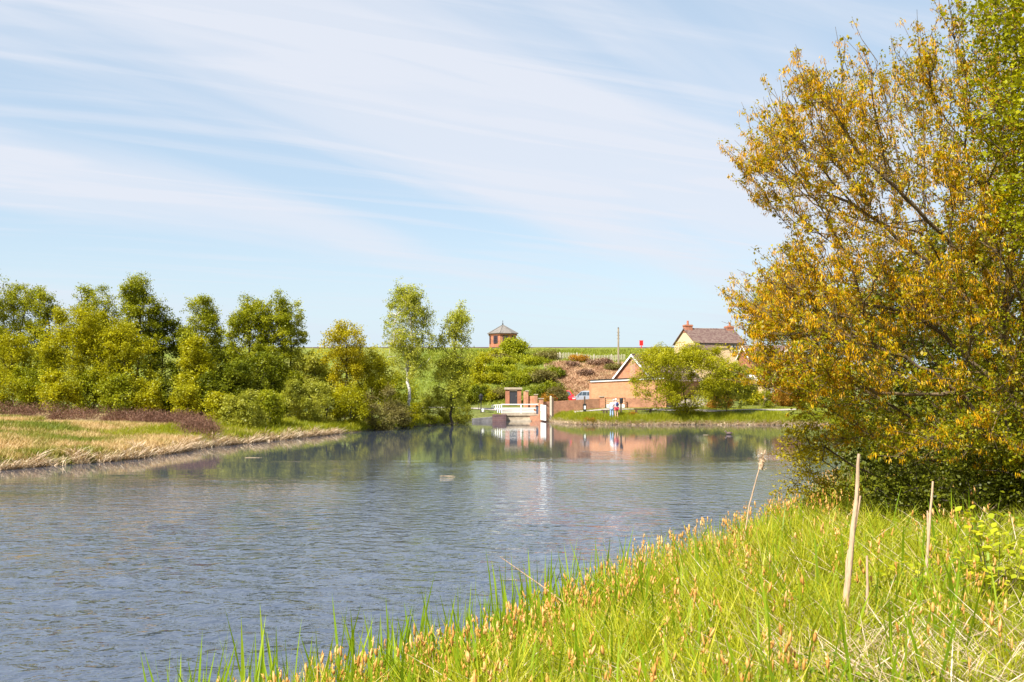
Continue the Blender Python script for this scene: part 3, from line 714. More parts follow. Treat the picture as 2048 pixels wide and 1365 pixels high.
bush('garden_hedge', 1502, 104, 757, 20, G_mid, 'green hedge clump in front of the left end of the white garden wall', RG, 2600, 0.12, low=0)
bush('garden_hedge', 1535, 103, 756, 22, G_rust, 'orange green shrub in front of the white garden wall', RG, 2600, 0.12, low=0)
bush('garden_hedge', 1572, 102, 752, 26, G_mid, 'green hedge clump before the right end of the white garden wall', RG, 3000, 0.12, low=0)
bush('garden_hedge', 1610, 101, 745, 24, G_dark, 'dark hedge under the right end of the red brick house', RG, 3000, 0.12, low=0)
far_tree('birch_tree', 1550, 142, 560, None, 52, G_birch, 'hazy grey green birch behind the cream house', n=6000, leaf=0.2, low=0.15, droop=.5, clumps=90, group='trees behind the houses')
far_tree('broadleaf_tree', 1650, 130, 590, None, 62, G_mid, 'green tree behind the red brick house', n=6500, leaf=0.22, low=0.05, clumps=90, group='trees behind the houses')
far_tree('broadleaf_tree', 1760, 120, 560, None, 80, G_mid, 'green tree half hidden by the yellow catkin tree', n=7000, leaf=0.22, low=0.02, clumps=90, group='trees behind the houses')
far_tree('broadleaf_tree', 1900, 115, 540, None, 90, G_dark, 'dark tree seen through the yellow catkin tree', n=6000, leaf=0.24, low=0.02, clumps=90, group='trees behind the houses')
# ---------------------------------------------------------------- buildings and walls
B_red = mat_brick('brick_red', (0.50, 0.17, 0.08), (0.40, 0.13, 0.065), (0.36, 0.26, 0.2))
B_orange = mat_brick('brick_orange', (0.64, 0.30, 0.14), (0.55, 0.24, 0.11), (0.5, 0.36, 0.25), wear=0.15)
B_wall = mat_brick('brick_wall', (0.56, 0.24, 0.12), (0.44, 0.17, 0.09), (0.45, 0.33, 0.25), wear=0.35)
B_dark = mat_brick('brick_old', (0.16, 0.09, 0.09), (0.10, 0.06, 0.065), (0.2, 0.15, 0.14), bw=0.45, bh=0.2, wear=0.4)
M_stone = mat_plain('grey_stone', (0.30, 0.28, 0.27), 0.9, 0.5, 3, 0.7, 14)
M_conc = mat_plain('pale_concrete', (0.48, 0.40, 0.30), 0.85, 0.45, 1.5, 0.3, 30)
M_cream = mat_plain('cream_render', (0.72, 0.52, 0.32), 0.85, 0.12, 1.2, 0.2, 30)
M_white = mat_plain('white_paint', (0.80, 0.80, 0.78), 0.5, 0.08, 4)
M_black = mat_plain('black_paint', (0.025, 0.025, 0.028), 0.5, 0.3, 6)
M_door = mat_plain('dark_door', (0.045, 0.045, 0.055), 0.6, 0.35, 3, stretch=(6, 1, 1))
M_slate = mat_plain('lead_slate', (0.22, 0.20, 0.18), 0.7, 0.35, 2.2, 0.4, 18)
M_tile = mat_plain('clay_tile', (0.28, 0.205, 0.17), 0.85, 0.55, 3.2, 0.5, 22, lo=0.4, hi=0.6, col2=(0.17, 0.10, 0.09))
M_wood = mat_plain('weathered_wood', (0.36, 0.29, 0.20), 0.85, 0.4, 5, 0.4, 25, stretch=(1, 1, .2))
M_wood_dark = mat_plain('dark_wood', (0.12, 0.085, 0.06), 0.85, 0.4, 5, 0.4, 25)
M_pale_wood = mat_plain('pale_wood', (0.60, 0.54, 0.42), 0.8, 0.3, 6)
M_path = mat_plain('grey_path', (0.42, 0.37, 0.33), 0.95, 0.25, 1.2, 0.4, 20)
M_red = mat_plain('red_plastic', (0.72, 0.02, 0.02), 0.4, 0.1, 4)
M_glass = mat_glass('window_glass'); M_glassd = mat_plain('dark_leaded_glass', (0.045, 0.03, 0.04), .5, .2, 4)
M_terra = mat_plain('terracotta', (0.45, 0.16, 0.09), 0.8, 0.3, 6)
M_parapet = mat_plain('old_parapet', (0.15, 0.09, 0.075), 0.9, 0.45, 0.9, 0.4, 9, stretch=(1, 1, 3))

# reservoir wall along the crest
crest = H(-20, 150)
w = thing('reservoir_wall', (-60, 150, crest), 'long low brown brick wall running level along the top of the reservoir bank', 'wall')
x0, x1 = -150, 28
MB().box(x0, x1, 150.0, 150.35, crest - 0.6, P(1024, 697.5, 150).z).build('wall_face', M_parapet, w)
seg = 4.0; n = int((x1 - x0) / seg)
zc = P(1024, 697.5, 150).z
cp = MB().box(x0, x0 + seg - 0.02, 149.93, 150.42, zc + 0.002, zc + 0.2).build('coping_stone', M_parapet, w)
for i in range(1, n): share('coping_stone', cp, w, (i * seg, 0, rng.uniform(-0.012, 0.012)))

# valve tower
tx = P(1005.5, 700, 152.6).x; tb = crest - 0.4; ze = P(1005, 668.5, 152.6).z; zp = P(1005, 651, 152.6).z
tw = thing('valve_tower', (tx, 152.8, tb), 'small octagonal red brick tower with a pointed grey roof on the reservoir wall', 'tower')
def octa(r, z, a0=22.5 + 12): return [(r * math.cos(math.radians(a0 + 45 * i)), r * math.sin(math.radians(a0 + 45 * i)), z) for i in range(8)]
RT = 2.1
t = MB(0, (tx, 152.8, 0))
vs = octa(RT, tb) + octa(RT, ze); t.add(vs, [(i, (i + 1) % 8, 8 + (i + 1) % 8, 8 + i) for i in range(8)]); t.build('wall', B_red, tw)
t = MB(0, (tx, 152.8, 0)); vs = octa(RT + .10, ze - .28) + octa(RT + .14, ze); t.add(vs, [(i, (i + 1) % 8, 8 + (i + 1) % 8, 8 + i) for i in range(8)] + [tuple(range(7, -1, -1)), tuple(range(8, 16))]).build('cornice', B_red, tw)
for i in range(8):                    # eight roof slopes with raised hips between
    a, b = octa(RT + .32, ze + .003)[i], octa(RT + .32, ze + .003)[(i + 1) % 8]
    MB(0, (tx, 152.8, 0)).add([a, b, (0, 0, zp), (a[0], a[1], ze + .08), (b[0], b[1], ze + .08), (0, 0, zp + .08)], [(0, 1, 4, 3), (3, 4, 5), (0, 2, 1)]).build('roof_panel', M_slate, tw)
    MB(0, (tx, 152.8, 0)).bar((a[0], a[1], ze + .09), (0, 0, zp + .09), 0.09).build('hip_rib', M_slate, tw)
f = MB(0, (tx, 152.8, 0)); f.bar((0, 0, zp), (0, 0, zp + .75), 0.07); f.blob((0, 0, zp + .2), (.12, .12, .12)); f.build('finial', M_black, tw)
def arch(w_, h_, n_=8): return [(-w_ / 2, 0), (w_ / 2, 0), (w_ / 2, h_ - w_ / 2)] + [(w_ / 2 * math.cos(math.pi * k / n_), h_ - w_ / 2 + w_ / 2 * math.sin(math.pi * k / n_)) for k in range(1, n_)] + [(-w_ / 2, h_ - w_ / 2)]
for yaw in (-33, 12, 57, -78, 102):
    y_ = math.radians(yaw); ap = RT * math.cos(math.radians(22.5))
    # yaw turns the face normal from -y
    o = (tx, 152.8, tb + 1.1)
    w1_ = MB(y_, o).prism(arch(0.80, 1.75), -ap - .05, -ap + .02).build('window_frame', B_dark, tw)
    MB(y_, o).prism(arch(0.58, 1.63), -ap - .072, -ap - .05).build('pane', M_glassd, w1_)
    g_ = MB(y_, o)
    for xx in (-.09, .09): g_.bar((xx, -ap - .085, 0), (xx, -ap - .085, 1.55), .03)
    for z_ in (.4, .8, 1.2): g_.bar((-.28, -ap - .085, z_), (.28, -ap - .085, z_), .03)
    g_.build('glazing_bar', M_black, w1_)

# flat roofed brick hut
Yh = 106; hx0 = P(1010.5, 800, Yh).x; hx1 = P(1042.5, 800, Yh).x; hz = min(H(hx0, Yh), H(hx1, Yh)) - .3; hzt = P(1024, 779.5, Yh).z
hut = thing('brick_hut', ((hx0 + hx1) / 2, Yh, hz), 'small red brick hut with a dark door and flat pale roof slab', 'hut')
dx0 = P(1019, 800, Yh).x; dx1 = P(1034.5, 800, Yh).x; dzt = P(1024, 782.5, Yh).z
a = MB(); a.box(hx0, dx0, Yh, Yh + 1.8, hz, hzt); a.box(dx1, hx1, Yh, Yh + 1.8, hz, hzt); a.box(dx0, dx1, Yh + .002, Yh + 1.8, dzt + .05, hzt); a.box(dx0, dx1, Yh + 1.6, Yh + 1.8, hz, dzt + .05)
a.build('wall', B_red, hut)
MB().box(hx0 - .1, hx1 + .1, Yh - .12, Yh + 1.95, hzt + .002, hzt + .22).build('roof_slab', M_conc, hut)
MB().box(dx0, dx1, Yh - .03, Yh + .02, dzt, dzt + .08).build('lintel', M_conc, hut)
dr = MB().box(dx0 + .02, dx1 - .02, Yh + .06, Yh + .11, hz, dzt).build('door', M_door, hut)
MB().bar((dx1 - .12, Yh + .02, hz + 1.2), (dx1 - .12, Yh + .02, hz + 1.4), .04).build('handle', M_stone, dr)

# stepped wall right of the hut and the long yard wall, in bays with piers
def zpx(py, Y): return P(1024, py, Y).z
def wall_px(px0, Y0, top0, px1, Y1, top1, th=0.24):
    a_, b_ = P(px0, top0, Y0), P(px1, top1, Y1)
    m_ = MB()
    za, zb = H(a_.x, Y0) - .4, H(b_.x, Y1) - .4
    m_.hexa([(a_.x, Y0, za), (b_.x, Y1, zb), (b_.x, Y1 + th, zb), (a_.x, Y0 + th, za)], [(a_.x, Y0, a_.z), (b_.x, Y1, b_.z), (b_.x, Y1 + th, b_.z), (a_.x, Y0 + th, a_.z)])
    return m_
def pier_px(px, Y, top, wpx):
    c_ = P(px, top, Y); h_ = wpx / 2 / F * Y
    return MB().box(c_.x - h_, c_.x + h_, Y - h_ * .6, Y + h_ * 1.4, H(c_.x, Y) - .4, c_.z), MB().box(c_.x - h_ - .06, c_.x + h_ + .06, Y - h_ * .6 - .06, Y + h_ * 1.4 + .06, c_.z + .002, c_.z + .09)
st = thing('stepped_brick_wall', tuple(G(1060, 103)), 'orange brick wall stepping down to the right beside the hut', 'wall')
wall_px(1047, 104.3, 783, 1057, 104, 785).build('wall_step', B_wall, st)
wall_px(1057.2, 104, 793, 1072, 103, 792).build('wall_step', B_wall, st)
pp, cc = pier_px(1054, 103.7, 783, 5); pp.build('pier', B_wall, st); cc.build('pier_cap', M_conc, st)
pp, cc = pier_px(1072, 102.8, 790.5, 6); pp.build('pier', B_wall, st); cc.build('pier_cap', M_conc, st)
yw = thing('yard_wall', tuple(G(1150, 97.5)), 'long orange brick wall in front of the parked cars', 'wall')
wall_px(1086, 96.3, 804, 1140, 97.6, 801).build('wall_bay', B_wall, yw)
wall_px(1140.2, 97.6, 801, 1200, 99, 797.5).build('wall_bay', B_wall, yw)
for px_, Y_, tp_, w_ in ((1082, 96.2, 798.5, 9), (1204, 99.05, 794.5, 9)):
    pp, cc = pier_px(px_, Y_, tp_, w_); pp.build('pier', B_wall, yw); cc.build('pier_cap', M_conc, yw)
wall_px(1068, 96.9, 809, 1078, 96.3, 806).build('wall_bay', B_wall, yw)
lw = thing('low_lawn_wall', tuple(G(1266, 99)), 'orange brick wall behind the lawn, right of the gate and left of the hawthorn', 'wall')
wall_px(1252, 99.5, 797, 1330, 99.5, 795).build('wall_bay', B_wall, lw)
gt = thing('yard_gate', tuple(G(1230, 99.2)), 'thin metal bar gate with a white lower board behind the couple', 'gate')
ga, gb = P(1210.5, 796, 99.2), P(1250, 796, 99.2); gz = H(ga.x, 99.2)
MB().bar((ga.x, 99.2, gz), (ga.x, 99.2, ga.z), .07).build('gate_post', M_black, gt); MB().bar((gb.x, 99.2, gz), (gb.x, 99.2, gb.z), .07).build('gate_post', M_black, gt)
MB().bar((ga.x, 99.2, ga.z - .03), (gb.x, 99.2, gb.z - .03), .05).build('top_rail', M_black, gt)
for k, f_ in enumerate((.75, .55)):
    MB().bar((ga.x, 99.2, gz + (ga.z - gz) * f_), (gb.x, 99.2, gz + (ga.z - gz) * f_), .035).build('rail', M_pale_wood, gt)
MB().box(ga.x + .05, gb.x - .05, 99.18, 99.22, gz + .08, gz + .42).build('lower_board', M_white, gt)

# flat roofed garage
ga_ = thing('garage', tuple(G(1230, 103)), 'plain orange brick garage with a flat roof and no windows', 'garage')
Yg = 103; gx0 = P(1183, 780, Yg).x; gx1 = P(1332, 780, Yg).x; g0 = H(gx0, Yg) - .5; zl = zpx(765, Yg); zr = zl + .36
MB().hexa([(gx0, Yg, g0), (gx1, Yg, g0), (gx1, Yg + 3, g0), (gx0, Yg + 3, g0)], [(gx0, Yg, zl), (gx1, Yg, zr), (gx1, Yg + 3, zr), (gx0, Yg + 3, zl)]).build('wall', B_orange, ga_)
MB().hexa([(gx0 - .12, Yg - .1, zl + .003), (gx1, Yg - .1, zr + .003), (gx1, Yg - .02, zr + .003), (gx0 - .12, Yg - .02, zl + .003)], [(gx0 - .12, Yg - .1, zl + .16), (gx1, Yg - .1, zr + .16), (gx1, Yg - .02, zr + .16), (gx0 - .12, Yg - .02, zl + .16)]).build('fascia', M_white, ga_)
MB().hexa([(gx0 - .16, Yg - .14, zl + .163), (gx1 + .1, Yg - .14, zr + .163), (gx1 + .1, Yg + 3.1, zr + .163), (gx0 - .16, Yg + 3.1, zl + .163)], [(gx0 - .16, Yg - .14, zl + .26), (gx1 + .1, Yg - .14, zr + .26), (gx1 + .1, Yg + 3.1, zr + .26), (gx0 - .16, Yg + 3.1, zl + .26)]).build('flat_roof', M_black, ga_)

def window(parent, mb_yaw, org, x, z, w_, h_, y=0.0, cols=2, rows=3, sill=True):
    """white framed window on the plane y (outside is -y)"""
    f_ = MB(mb_yaw, org)
    f_.box(x - w_ / 2, x - w_ / 2 + .07, y - .05, y + .03, z, z + h_).box(x + w_ / 2 - .07, x + w_ / 2, y - .05, y + .03, z, z + h_)
    f_.box(x - w_ / 2 + .07, x + w_ / 2 - .07, y - .05, y + .03, z, z + .07).box(x - w_ / 2 + .07, x + w_ / 2 - .07, y - .05, y + .03, z + h_ - .07, z + h_)
    for k in range(1, cols): xx = x - w_ / 2 + w_ * k / cols; f_.box(xx - .03, xx + .03, y - .045, y + .02, z + .07, z + h_ - .07)
    for k in range(1, rows): z_ = z + h_ * k / rows; f_.box(x - w_ / 2 + .07, x + w_ / 2 - .07, y - .04, y + .015, z_ - .025, z_ + .025)
    fo = f_.build('window', M_white, parent)
    cw = w_ / cols
    for i in range(cols):
        for j in range(rows): MB(mb_yaw, org).box(x - w_ / 2 + cw * i + .035, x - w_ / 2 + cw * (i + 1) - .035, y - .02, y - .005, z + h_ * j / rows + .03, z + h_ * (j + 1) / rows - .03).build('pane', M_glass, fo)
    if sill: MB(mb_yaw, org).box(x - w_ / 2 - .08, x + w_ / 2 + .08, y - .12, y + .002, z - .09, z - .003).build('sill', M_white, fo)
    return fo
def tiled_slope(p0, p1, p2, p3, mb, courses=14):
    """stepped tile courses from eaves edge p0-p1 up to ridge edge p3-p2"""
    p0, p1, p2, p3 = map(Vector, (p0, p1, p2, p3)); nrm = (p1 - p0).cross(p3 - p0).normalized()
    if nrm.z < 0: nrm = -nrm
    for k in range(courses):
        a_, b_ = k / courses, (k + 1) / courses + .01
        l0, r0 = p0.lerp(p3, a_), p1.lerp(p2, a_); l1, r1 = p0.lerp(p3, min(1, b_)), p1.lerp(p2, min(1, b_))
        j = random.uniform(0, .008)
        mb.hexa([l0, r0, r1 - nrm * .05, l1 - nrm * .05], [l0 + nrm * (.05 + j), r0 + nrm * (.05 + j), r1 + nrm * .004, l1 + nrm * .004])
    return mb
def gable_house(root, yaw, org, L, Wd, z0, ze_, zr_, wallm, overhang=.25, barge=None, courses=14):
    """ridge along local x from 0..L, front face at local y = 0, back at Wd"""
    MB(yaw, org).add([(0, 0, z0), (L, 0, z0), (L, Wd, z0), (0, Wd, z0), (0, 0, ze_), (L, 0, ze_), (L, Wd, ze_), (0, Wd, ze_), (0, Wd / 2, zr_ - .06), (L, Wd / 2, zr_ - .06)],
                     [(0, 1, 5, 4), (2, 3, 7, 6), (1, 2, 6, 9, 5), (3, 0, 4, 8, 7), (4, 5, 9, 8), (6, 7, 8, 9)]).build('wall', wallm, root)
    o = overhang; s_ = (zr_ - ze_) / (Wd / 2)
    tiled_slope((-o, -o, ze_ - o * s_), (L + o, -o, ze_ - o * s_), (L + o, Wd / 2, zr_), (-o, Wd / 2, zr_), MB(yaw, org), courses).build('roof', M_tile, root, label='front slope of the tiled roof')
    tiled_slope((-o, Wd + o, ze_ - o * s_), (L + o, Wd + o, ze_ - o * s_), (L + o, Wd / 2, zr_), (-o, Wd / 2, zr_), MB(yaw, org), courses).build('roof', M_tile, root, label='rear slope of the tiled roof')
    n_ = int(L / .45); rt = MB(yaw, org)
    for i in range(n_): rt.bar((-o + (L + 2 * o) * i / n_, Wd / 2, zr_ + .03), (-o + (L + 2 * o) * (i + .97) / n_, Wd / 2, zr_ + .03 + random.uniform(0, .02)), .2, .14, k=6)
    rt.build('ridge_tiles', M_tile, root)
    if barge:
        for xx in ((-o - .03, L + o + .03)):
            for y_e in (-o, Wd + o):
                b_ = MB(yaw, org); b_.hexa([(xx - .03, y_e, ze_ - o * s_ - .16), (xx + .03, y_e, ze_ - o * s_ - .16), (xx + .03, Wd / 2, zr_ - .16), (xx - .03, Wd / 2, zr_ - .16)],
                                            [(xx - .03, y_e, ze_ - o * s_ + .07), (xx + .03, y_e, ze_ - o * s_ + .07), (xx + .03, Wd / 2, zr_ + .07), (xx - .03, Wd / 2, zr_ + .07)]); b_.build('bargeboard', barge, root)
# bungalow with its gable end towards the water
pk = P(1265, 710, 108); Wb = 5.3; yaw = math.radians(46)     # ridge runs along local x, turned 46 degrees
z_e = pk.z - 2.65
org = (pk.x + math.sin(yaw) * Wb / 2, 108 - math.cos(yaw) * Wb / 2, 0)
bg_ = thing('bungalow', (pk.x, 108, H(pk.x, 108)), 'orange brick bungalow gable with white bargeboards rising behind the flat garage', 'house')
gable_house(bg_, yaw, org, 9.0, Wb, H(pk.x, 108) - 1.0, z_e, pk.z, B_wall, .22, M_white)
# cream house
yaw = math.radians(14); c = P(1392, 700, 130); org = (c.x, 130, 0); zg = H(c.x + 3, 132) - 1
ze_h = zpx(684.5, 130); zr_h = zpx(658, 133.5)
ch = thing('cream_house', (c.x + 3.5, 133, zg), 'two storey cream rendered house with a brown tiled roof and two brick chimneys', 'house')
gable_house(ch, yaw, org, 6.9, 7.0, zg, ze_h, zr_h, M_cream, .22, None, 20)
window(ch, yaw, org, 5.55, ze_h - 1.55, .95, 1.25, 0, 2, 3); window(ch, yaw, org, 1.4, ze_h - 1.55, .95, 1.25, 0, 2, 3); window(ch, yaw, org, 5.55, ze_h - 4.4, 1.1, 1.3); window(ch, yaw, org, 1.4, ze_h - 4.4, 1.1, 1.3)
MB(yaw, org).bar((-.2, -.3, ze_h - .25), (7.1, -.3, ze_h - .25), .11).build('gutter', M_black, ch)
MB(yaw, org).bar((6.85, -.06, zg), (6.85, -.06, ze_h - .25), .09).build('drainpipe', M_black, ch)
for (xa, xb, tz, lab) in ((-.05, .95, zpx(649.5, 133), 'left chimney with one dark pot'), (6.0, 6.95, zpx(653, 135), 'right chimney with a tall pot')):
    k_ = MB(yaw, org); k_.box(xa, xb, 3.1, 4.0, zr_h - .5, tz); k_.box(xa - .06, xb + .06, 3.04, 4.06, tz - .22, tz - .08); co = k_.build('chimney', B_red, ch, label=lab)
    MB(yaw, org).lathe([(.16, 0), (.13, .45), (.16, .48), (.1, .55)], ((xa + xb) / 2 + (.1 if xa > 1 else 0), 3.55, tz + .002), 10).build('chimney_pot', M_terra, co)
l0 = MB(yaw, org); l0.prism([(-1.6, zg), (2.4, zg), (2.4, ze_h - 1.1), (-1.6, ze_h - 1.1)], -2.2, -.01).build('lean_to_wall', M_cream, ch)
tiled_slope((-1.8, -2.4, ze_h - 1.1), (2.6, -2.4, ze_h - 1.1), (2.6, -.02, ze_h - .35), (-1.8, -.02, ze_h - .35), MB(yaw, org), 8).build('lean_to_roof', M_tile, ch)
# red brick house half hidden by the catkin tree
yaw = math.radians(4); c = P(1500, 720, 122); org = (c.x, 122, 0); zg = H(c.x + 3, 122) - 1
rh = thing('red_brick_house', (c.x + 3.5, 123, zg), 'red brick house with a white window seen through the yellow twigs', 'house')
gable_house(rh, yaw, org, 6.2, 5.0, zg, zpx(716, 122), zpx(693, 124.5), B_red, .2, M_white)
gw = P(1583, 691, 120.5); zz1 = zpx(716, 120.5); gx_ = gw.x; og = (gx_ , 120.5, 0)
MB(0, og).add([(-1.7, 0, zg), (1.7, 0, zg), (1.7, 0, zz1), (0, 0, gw.z - .1), (-1.7, 0, zz1), (-1.7, 4, zg), (1.7, 4, zg), (1.7, 4, zz1), (0, 4, gw.z - .1), (-1.7, 4, zz1)],
              [(0, 1, 2, 3, 4), (1, 6, 7, 2), (5, 0, 4, 9), (4, 3, 8, 9), (3, 2, 7, 8)]).build('front_gable', B_red, rh)
for s_ in (-1, 1):
    tiled_slope((s_ * 1.95, -.2, zz1 - .22), (s_ * 1.95, 4.2, zz1 - .22), (0, 4.2, gw.z), (0, -.2, gw.z), MB(0, og), 10).build('gable_roof', M_tile, rh)
    MB(0, og).hexa([(s_ * 2, -.27, zz1 - .45), (s_ * 2, -.21, zz1 - .45), (0, -.21, gw.z - .2), (0, -.27, gw.z - .2)], [(s_ * 2, -.27, zz1 - .2), (s_ * 2, -.21, zz1 - .2), (0, -.21, gw.z + .07), (0, -.27, gw.z + .07)]).build('bargeboard', M_white, rh)
window(rh, 0, og, 0.1, zpx(730, 120.5), 1.0, .95, -.02, 2, 2); window(rh, yaw, org, 2.0, zpx(745, 122), 1.2, 1.1, -.02, 2, 2)
# white garden wall
gw_ = thing('garden_wall', tuple(G(1510, 106)), 'low white garden wall below the red brick house', 'wall')
wall_px(1494, 106, 750, 1530, 105, 751).build('wall_bay', M_white, gw_)
wall_px(1530.3, 105, 752, 1580, 103, 756).build('wall_bay', M_white, gw_)
fw = thing('pale_block', tuple(G(1524, 102)), 'squat pale rendered garden pillar beside the clipped round bush', 'pillar')
pp, cc = pier_px(1524, 101, 772, 12); pp.build('pillar_body', M_cream, fw); cc.build('pillar_cap', M_conc, fw)

# chestnut paling fence under the reservoir grass
fe = thing('paling_fence', tuple(G(1180, 128)), 'long weathered pale picket fence across the slope above the brown bank', 'fence')
Yf = 128; fx0 = P(1112, 720, Yf).x; fx1 = P(1252, 720, Yf).x
pl = None; k = 0; x = fx0
while x < fx1:
    z = H(x, Yf); hh = .78 + random.uniform(-.05, .05)
    if pl is None:
        pl = MB().box(x - .035, x + .035, Yf - .015, Yf + .015, z - .1, z + .82).add([(x - .035, Yf - .015, z + .821), (x + .035, Yf - .015, z + .821), (x, Yf, z + .9)], [(0, 1, 2)]).build('pale', M_pale_wood, fe)
        px0, pz0 = x, z; org_l = pl.location.copy()
    else:
        o = share('pale', pl, fe, (x - px0, 0, z - pz0 + random.uniform(-.06, .04)))
    x += .2; k += 1
for zz_ in (.25, .62):
    r_ = MB(); xs_ = np.linspace(fx0, fx1, 12)
    for i in range(11): r_.bar((xs_[i], Yf + .03, H(xs_[i], Yf) + zz_), (xs_[i + 1], Yf + .03, H(xs_[i + 1], Yf) + zz_), .03)
    r_.build('wire_rail', M_wood, fe)
xs_ = np.arange(fx0 + .5, fx1, 2.2)
for x in xs_: MB().bar((x, Yf + .08, H(x, Yf) - .2), (x, Yf + .08, H(x, Yf) + 1.0), .1, k=6).build('fence_post', M_pale_wood, fe)
# narrow path up the slope: steps
sp_ = thing('slope_steps', tuple(G(958, 122)), 'narrow flight of pale steps climbing the reservoir slope', 'steps')
for i in range(26):
    f_ = i / 25; px_ = 951 + 18 * f_; Y_ = 113 + 14 * f_; g = G(px_, Y_)
    MB().box(g.x - .35, g.x + .35, Y_ - .27, Y_ + .27, g.z - .2, g.z + .12).build('step', M_conc, sp_)

# ---------------------------------------------------------------- sluice bridge, quay, towpath
Yb = 96.4
def draped(name, pts, wid, mat_, dz=.03):
    v = []; f = []
    for i, (x, y) in enumerate(pts):
        a_ = pts[max(0, i - 1)]; b_ = pts[min(len(pts) - 1, i + 1)]; d_ = Vector((b_[0] - a_[0], b_[1] - a_[1])).normalized(); n_ = Vector((-d_.y, d_.x))
        for s_ in np.linspace(-.5, .5, 7): xx, yy = x + n_.x * wid * s_, y + n_.y * wid * s_; v.append((xx, yy, H(xx, yy) + dz))
    for i in range(len(pts) - 1):
        for j in range(6): a_ = i * 7 + j; f.append((a_, a_ + 1, a_ + 8, a_ + 7))
    me_ = bpy.data.meshes.new(name); me_.from_pydata(v, [], f); me_.materials.append(mat_); o = link(name, me_); o['kind'] = 'structure'; return o
def dens(pts, s=.8):
    o = []
    for i in range(len(pts) - 1):
        a_, b_ = Vector(pts[i]), Vector(pts[i + 1]); n_ = max(1, int((b_ - a_).length / s))
        o += [tuple(a_.lerp(b_, k / n_)) for k in range(n_)]
    return o + [pts[-1]]
draped('towpath', dens([(-9, 101.6), (-5, 101), (-1, 100.2), (2.5, 99.4), (5, 97.0), (8, 93.6), (12, 92), (18, 91.6), (26, 92)]), 1.9, M_path, .05)
br = thing('sluice_bridge', (P(1035, 830, Yb).x, Yb, .0), 'low white railed footbridge over the pale concrete sluice', 'bridge')
bx0, bx1 = P(1003, 830, Yb).x, P(1081, 830, Yb).x
ztop = zpx(810, Yb); zdk = zpx(827, Yb)
MB().box(bx0 - .1, bx1 + .1, Yb, Yb + 2.4, zdk - .22, zdk).build('deck', M_conc, br)
MB().box(bx0 - .1, bx1 + .1, Yb + .12, Yb + .5, -.6, zdk - .223).build('sluice_face', M_conc, br)
MB().box(P(1012, 830, Yb).x, P(1062, 830, Yb).x, Yb - .5, Yb + .118, -.6, .14).build('sill', M_conc, br)
pi_ = MB().box(P(1060, 830, Yb).x, bx1 + .2, Yb - .35, Yb + .117, -.6, zdk - .25).build('abutment', B_wall, br)
def rail(p, q, th=.07, nm='rail'): return MB().bar(p, q, th).build(nm, M_white, br)
def post(x, y, z0, z1, th=.1): return MB().box(x - th / 2, x + th / 2, y - th / 2, y + th / 2, z0, z1).build('post', M_white, br)
yr = Yb + .1
for px_ in (1003, 1042, 1079.5): post(P(px_, 820, yr).x, yr, zdk, ztop)
xl, xr_ = P(1003, 820, yr).x, P(1080, 820, yr).x
for z_, th in ((ztop + .04, .085), (zdk + (ztop - zdk) * .60, .08), (zdk + .12, .08)): rail((xl, yr, z_), (xr_, yr, z_), th)
# left return going back and outwards, right return coming forward
xe, ye = P(984, 815, 101.5).x, 101.5
for k in range(1, 6):
    f_ = k / 5; x, y = xl + (xe - xl) * f_, yr + (ye - yr) * f_; post(x, y, H(x, y) if k > 1 else zdk, ztop - .12 * f_, .09)
for f2 in (1, .5): rail((xl, yr, zdk + (ztop - zdk) * f2), (xe, ye, zdk + .12 + (ztop - .24 - zdk) * f2), .07)
xe, ye = P(1091, 815, 93.6).x, 93.6
for k in range(1, 6):
    f_ = k / 5; x, y = xr_ + (xe - xr_) * f_, yr + (ye - yr) * f_; post(x, y, max(.12, min(H(x, y), zdk) - .05), ztop - .03 * f_, .1)
for f2 in (1, .66, .33): rail((xr_, yr, zdk + (ztop - zdk) * f2), (xe, ye, zdk - .05 + (ztop - zdk) * f2), .075)
sb = thing('notice_board', (P(1076, 820, 96).x, Yb - .02, zdk), 'dark blue grey board hanging on the white bridge rail', 'board')
MB().box(P(1072.5, 820, 96).x, P(1080, 820, 96).x, Yb - .03, Yb + .01, zdk - .05, ztop - .12).build('board_panel', mat_plain('slate_blue', (.08, .10, .14), .6), sb)
MB().box(P(1072, 820, 96).x, P(1080.5, 820, 96).x, Yb - .045, Yb - .032, ztop - .2, ztop - .1).build('board_rim', M_black, sb)
qy = thing('stone_quay', (P(965, 840, 95).x, 95, 0), 'low grey and dark purple stone quay left of the sluice', 'quay')
MB().box(P(985, 840, 95).x, P(1012.5, 840, 95).x, 94.6, 97.4, -.6, zpx(829.5, 95)).build('quay_block', B_dark, qy, label='dark brick end of the quay')
MB().hexa([(P(944, 840, 94.2).x, 94.0, -.6), (P(985, 840, 94.8).x - .01, 94.9, -.6), (P(985, 840, 94.8).x - .01, 96.5, -.6), (P(944, 840, 94.2).x, 95.6, -.6)],
          [(P(944, 840, 94.2).x, 94.0, .30), (P(985, 840, 94.8).x - .01, 94.9, .42), (P(985, 840, 94.8).x - .01, 96.5, .42), (P(944, 840, 94.2).x, 95.6, .30)]).build('quay_wall', M_stone, qy)
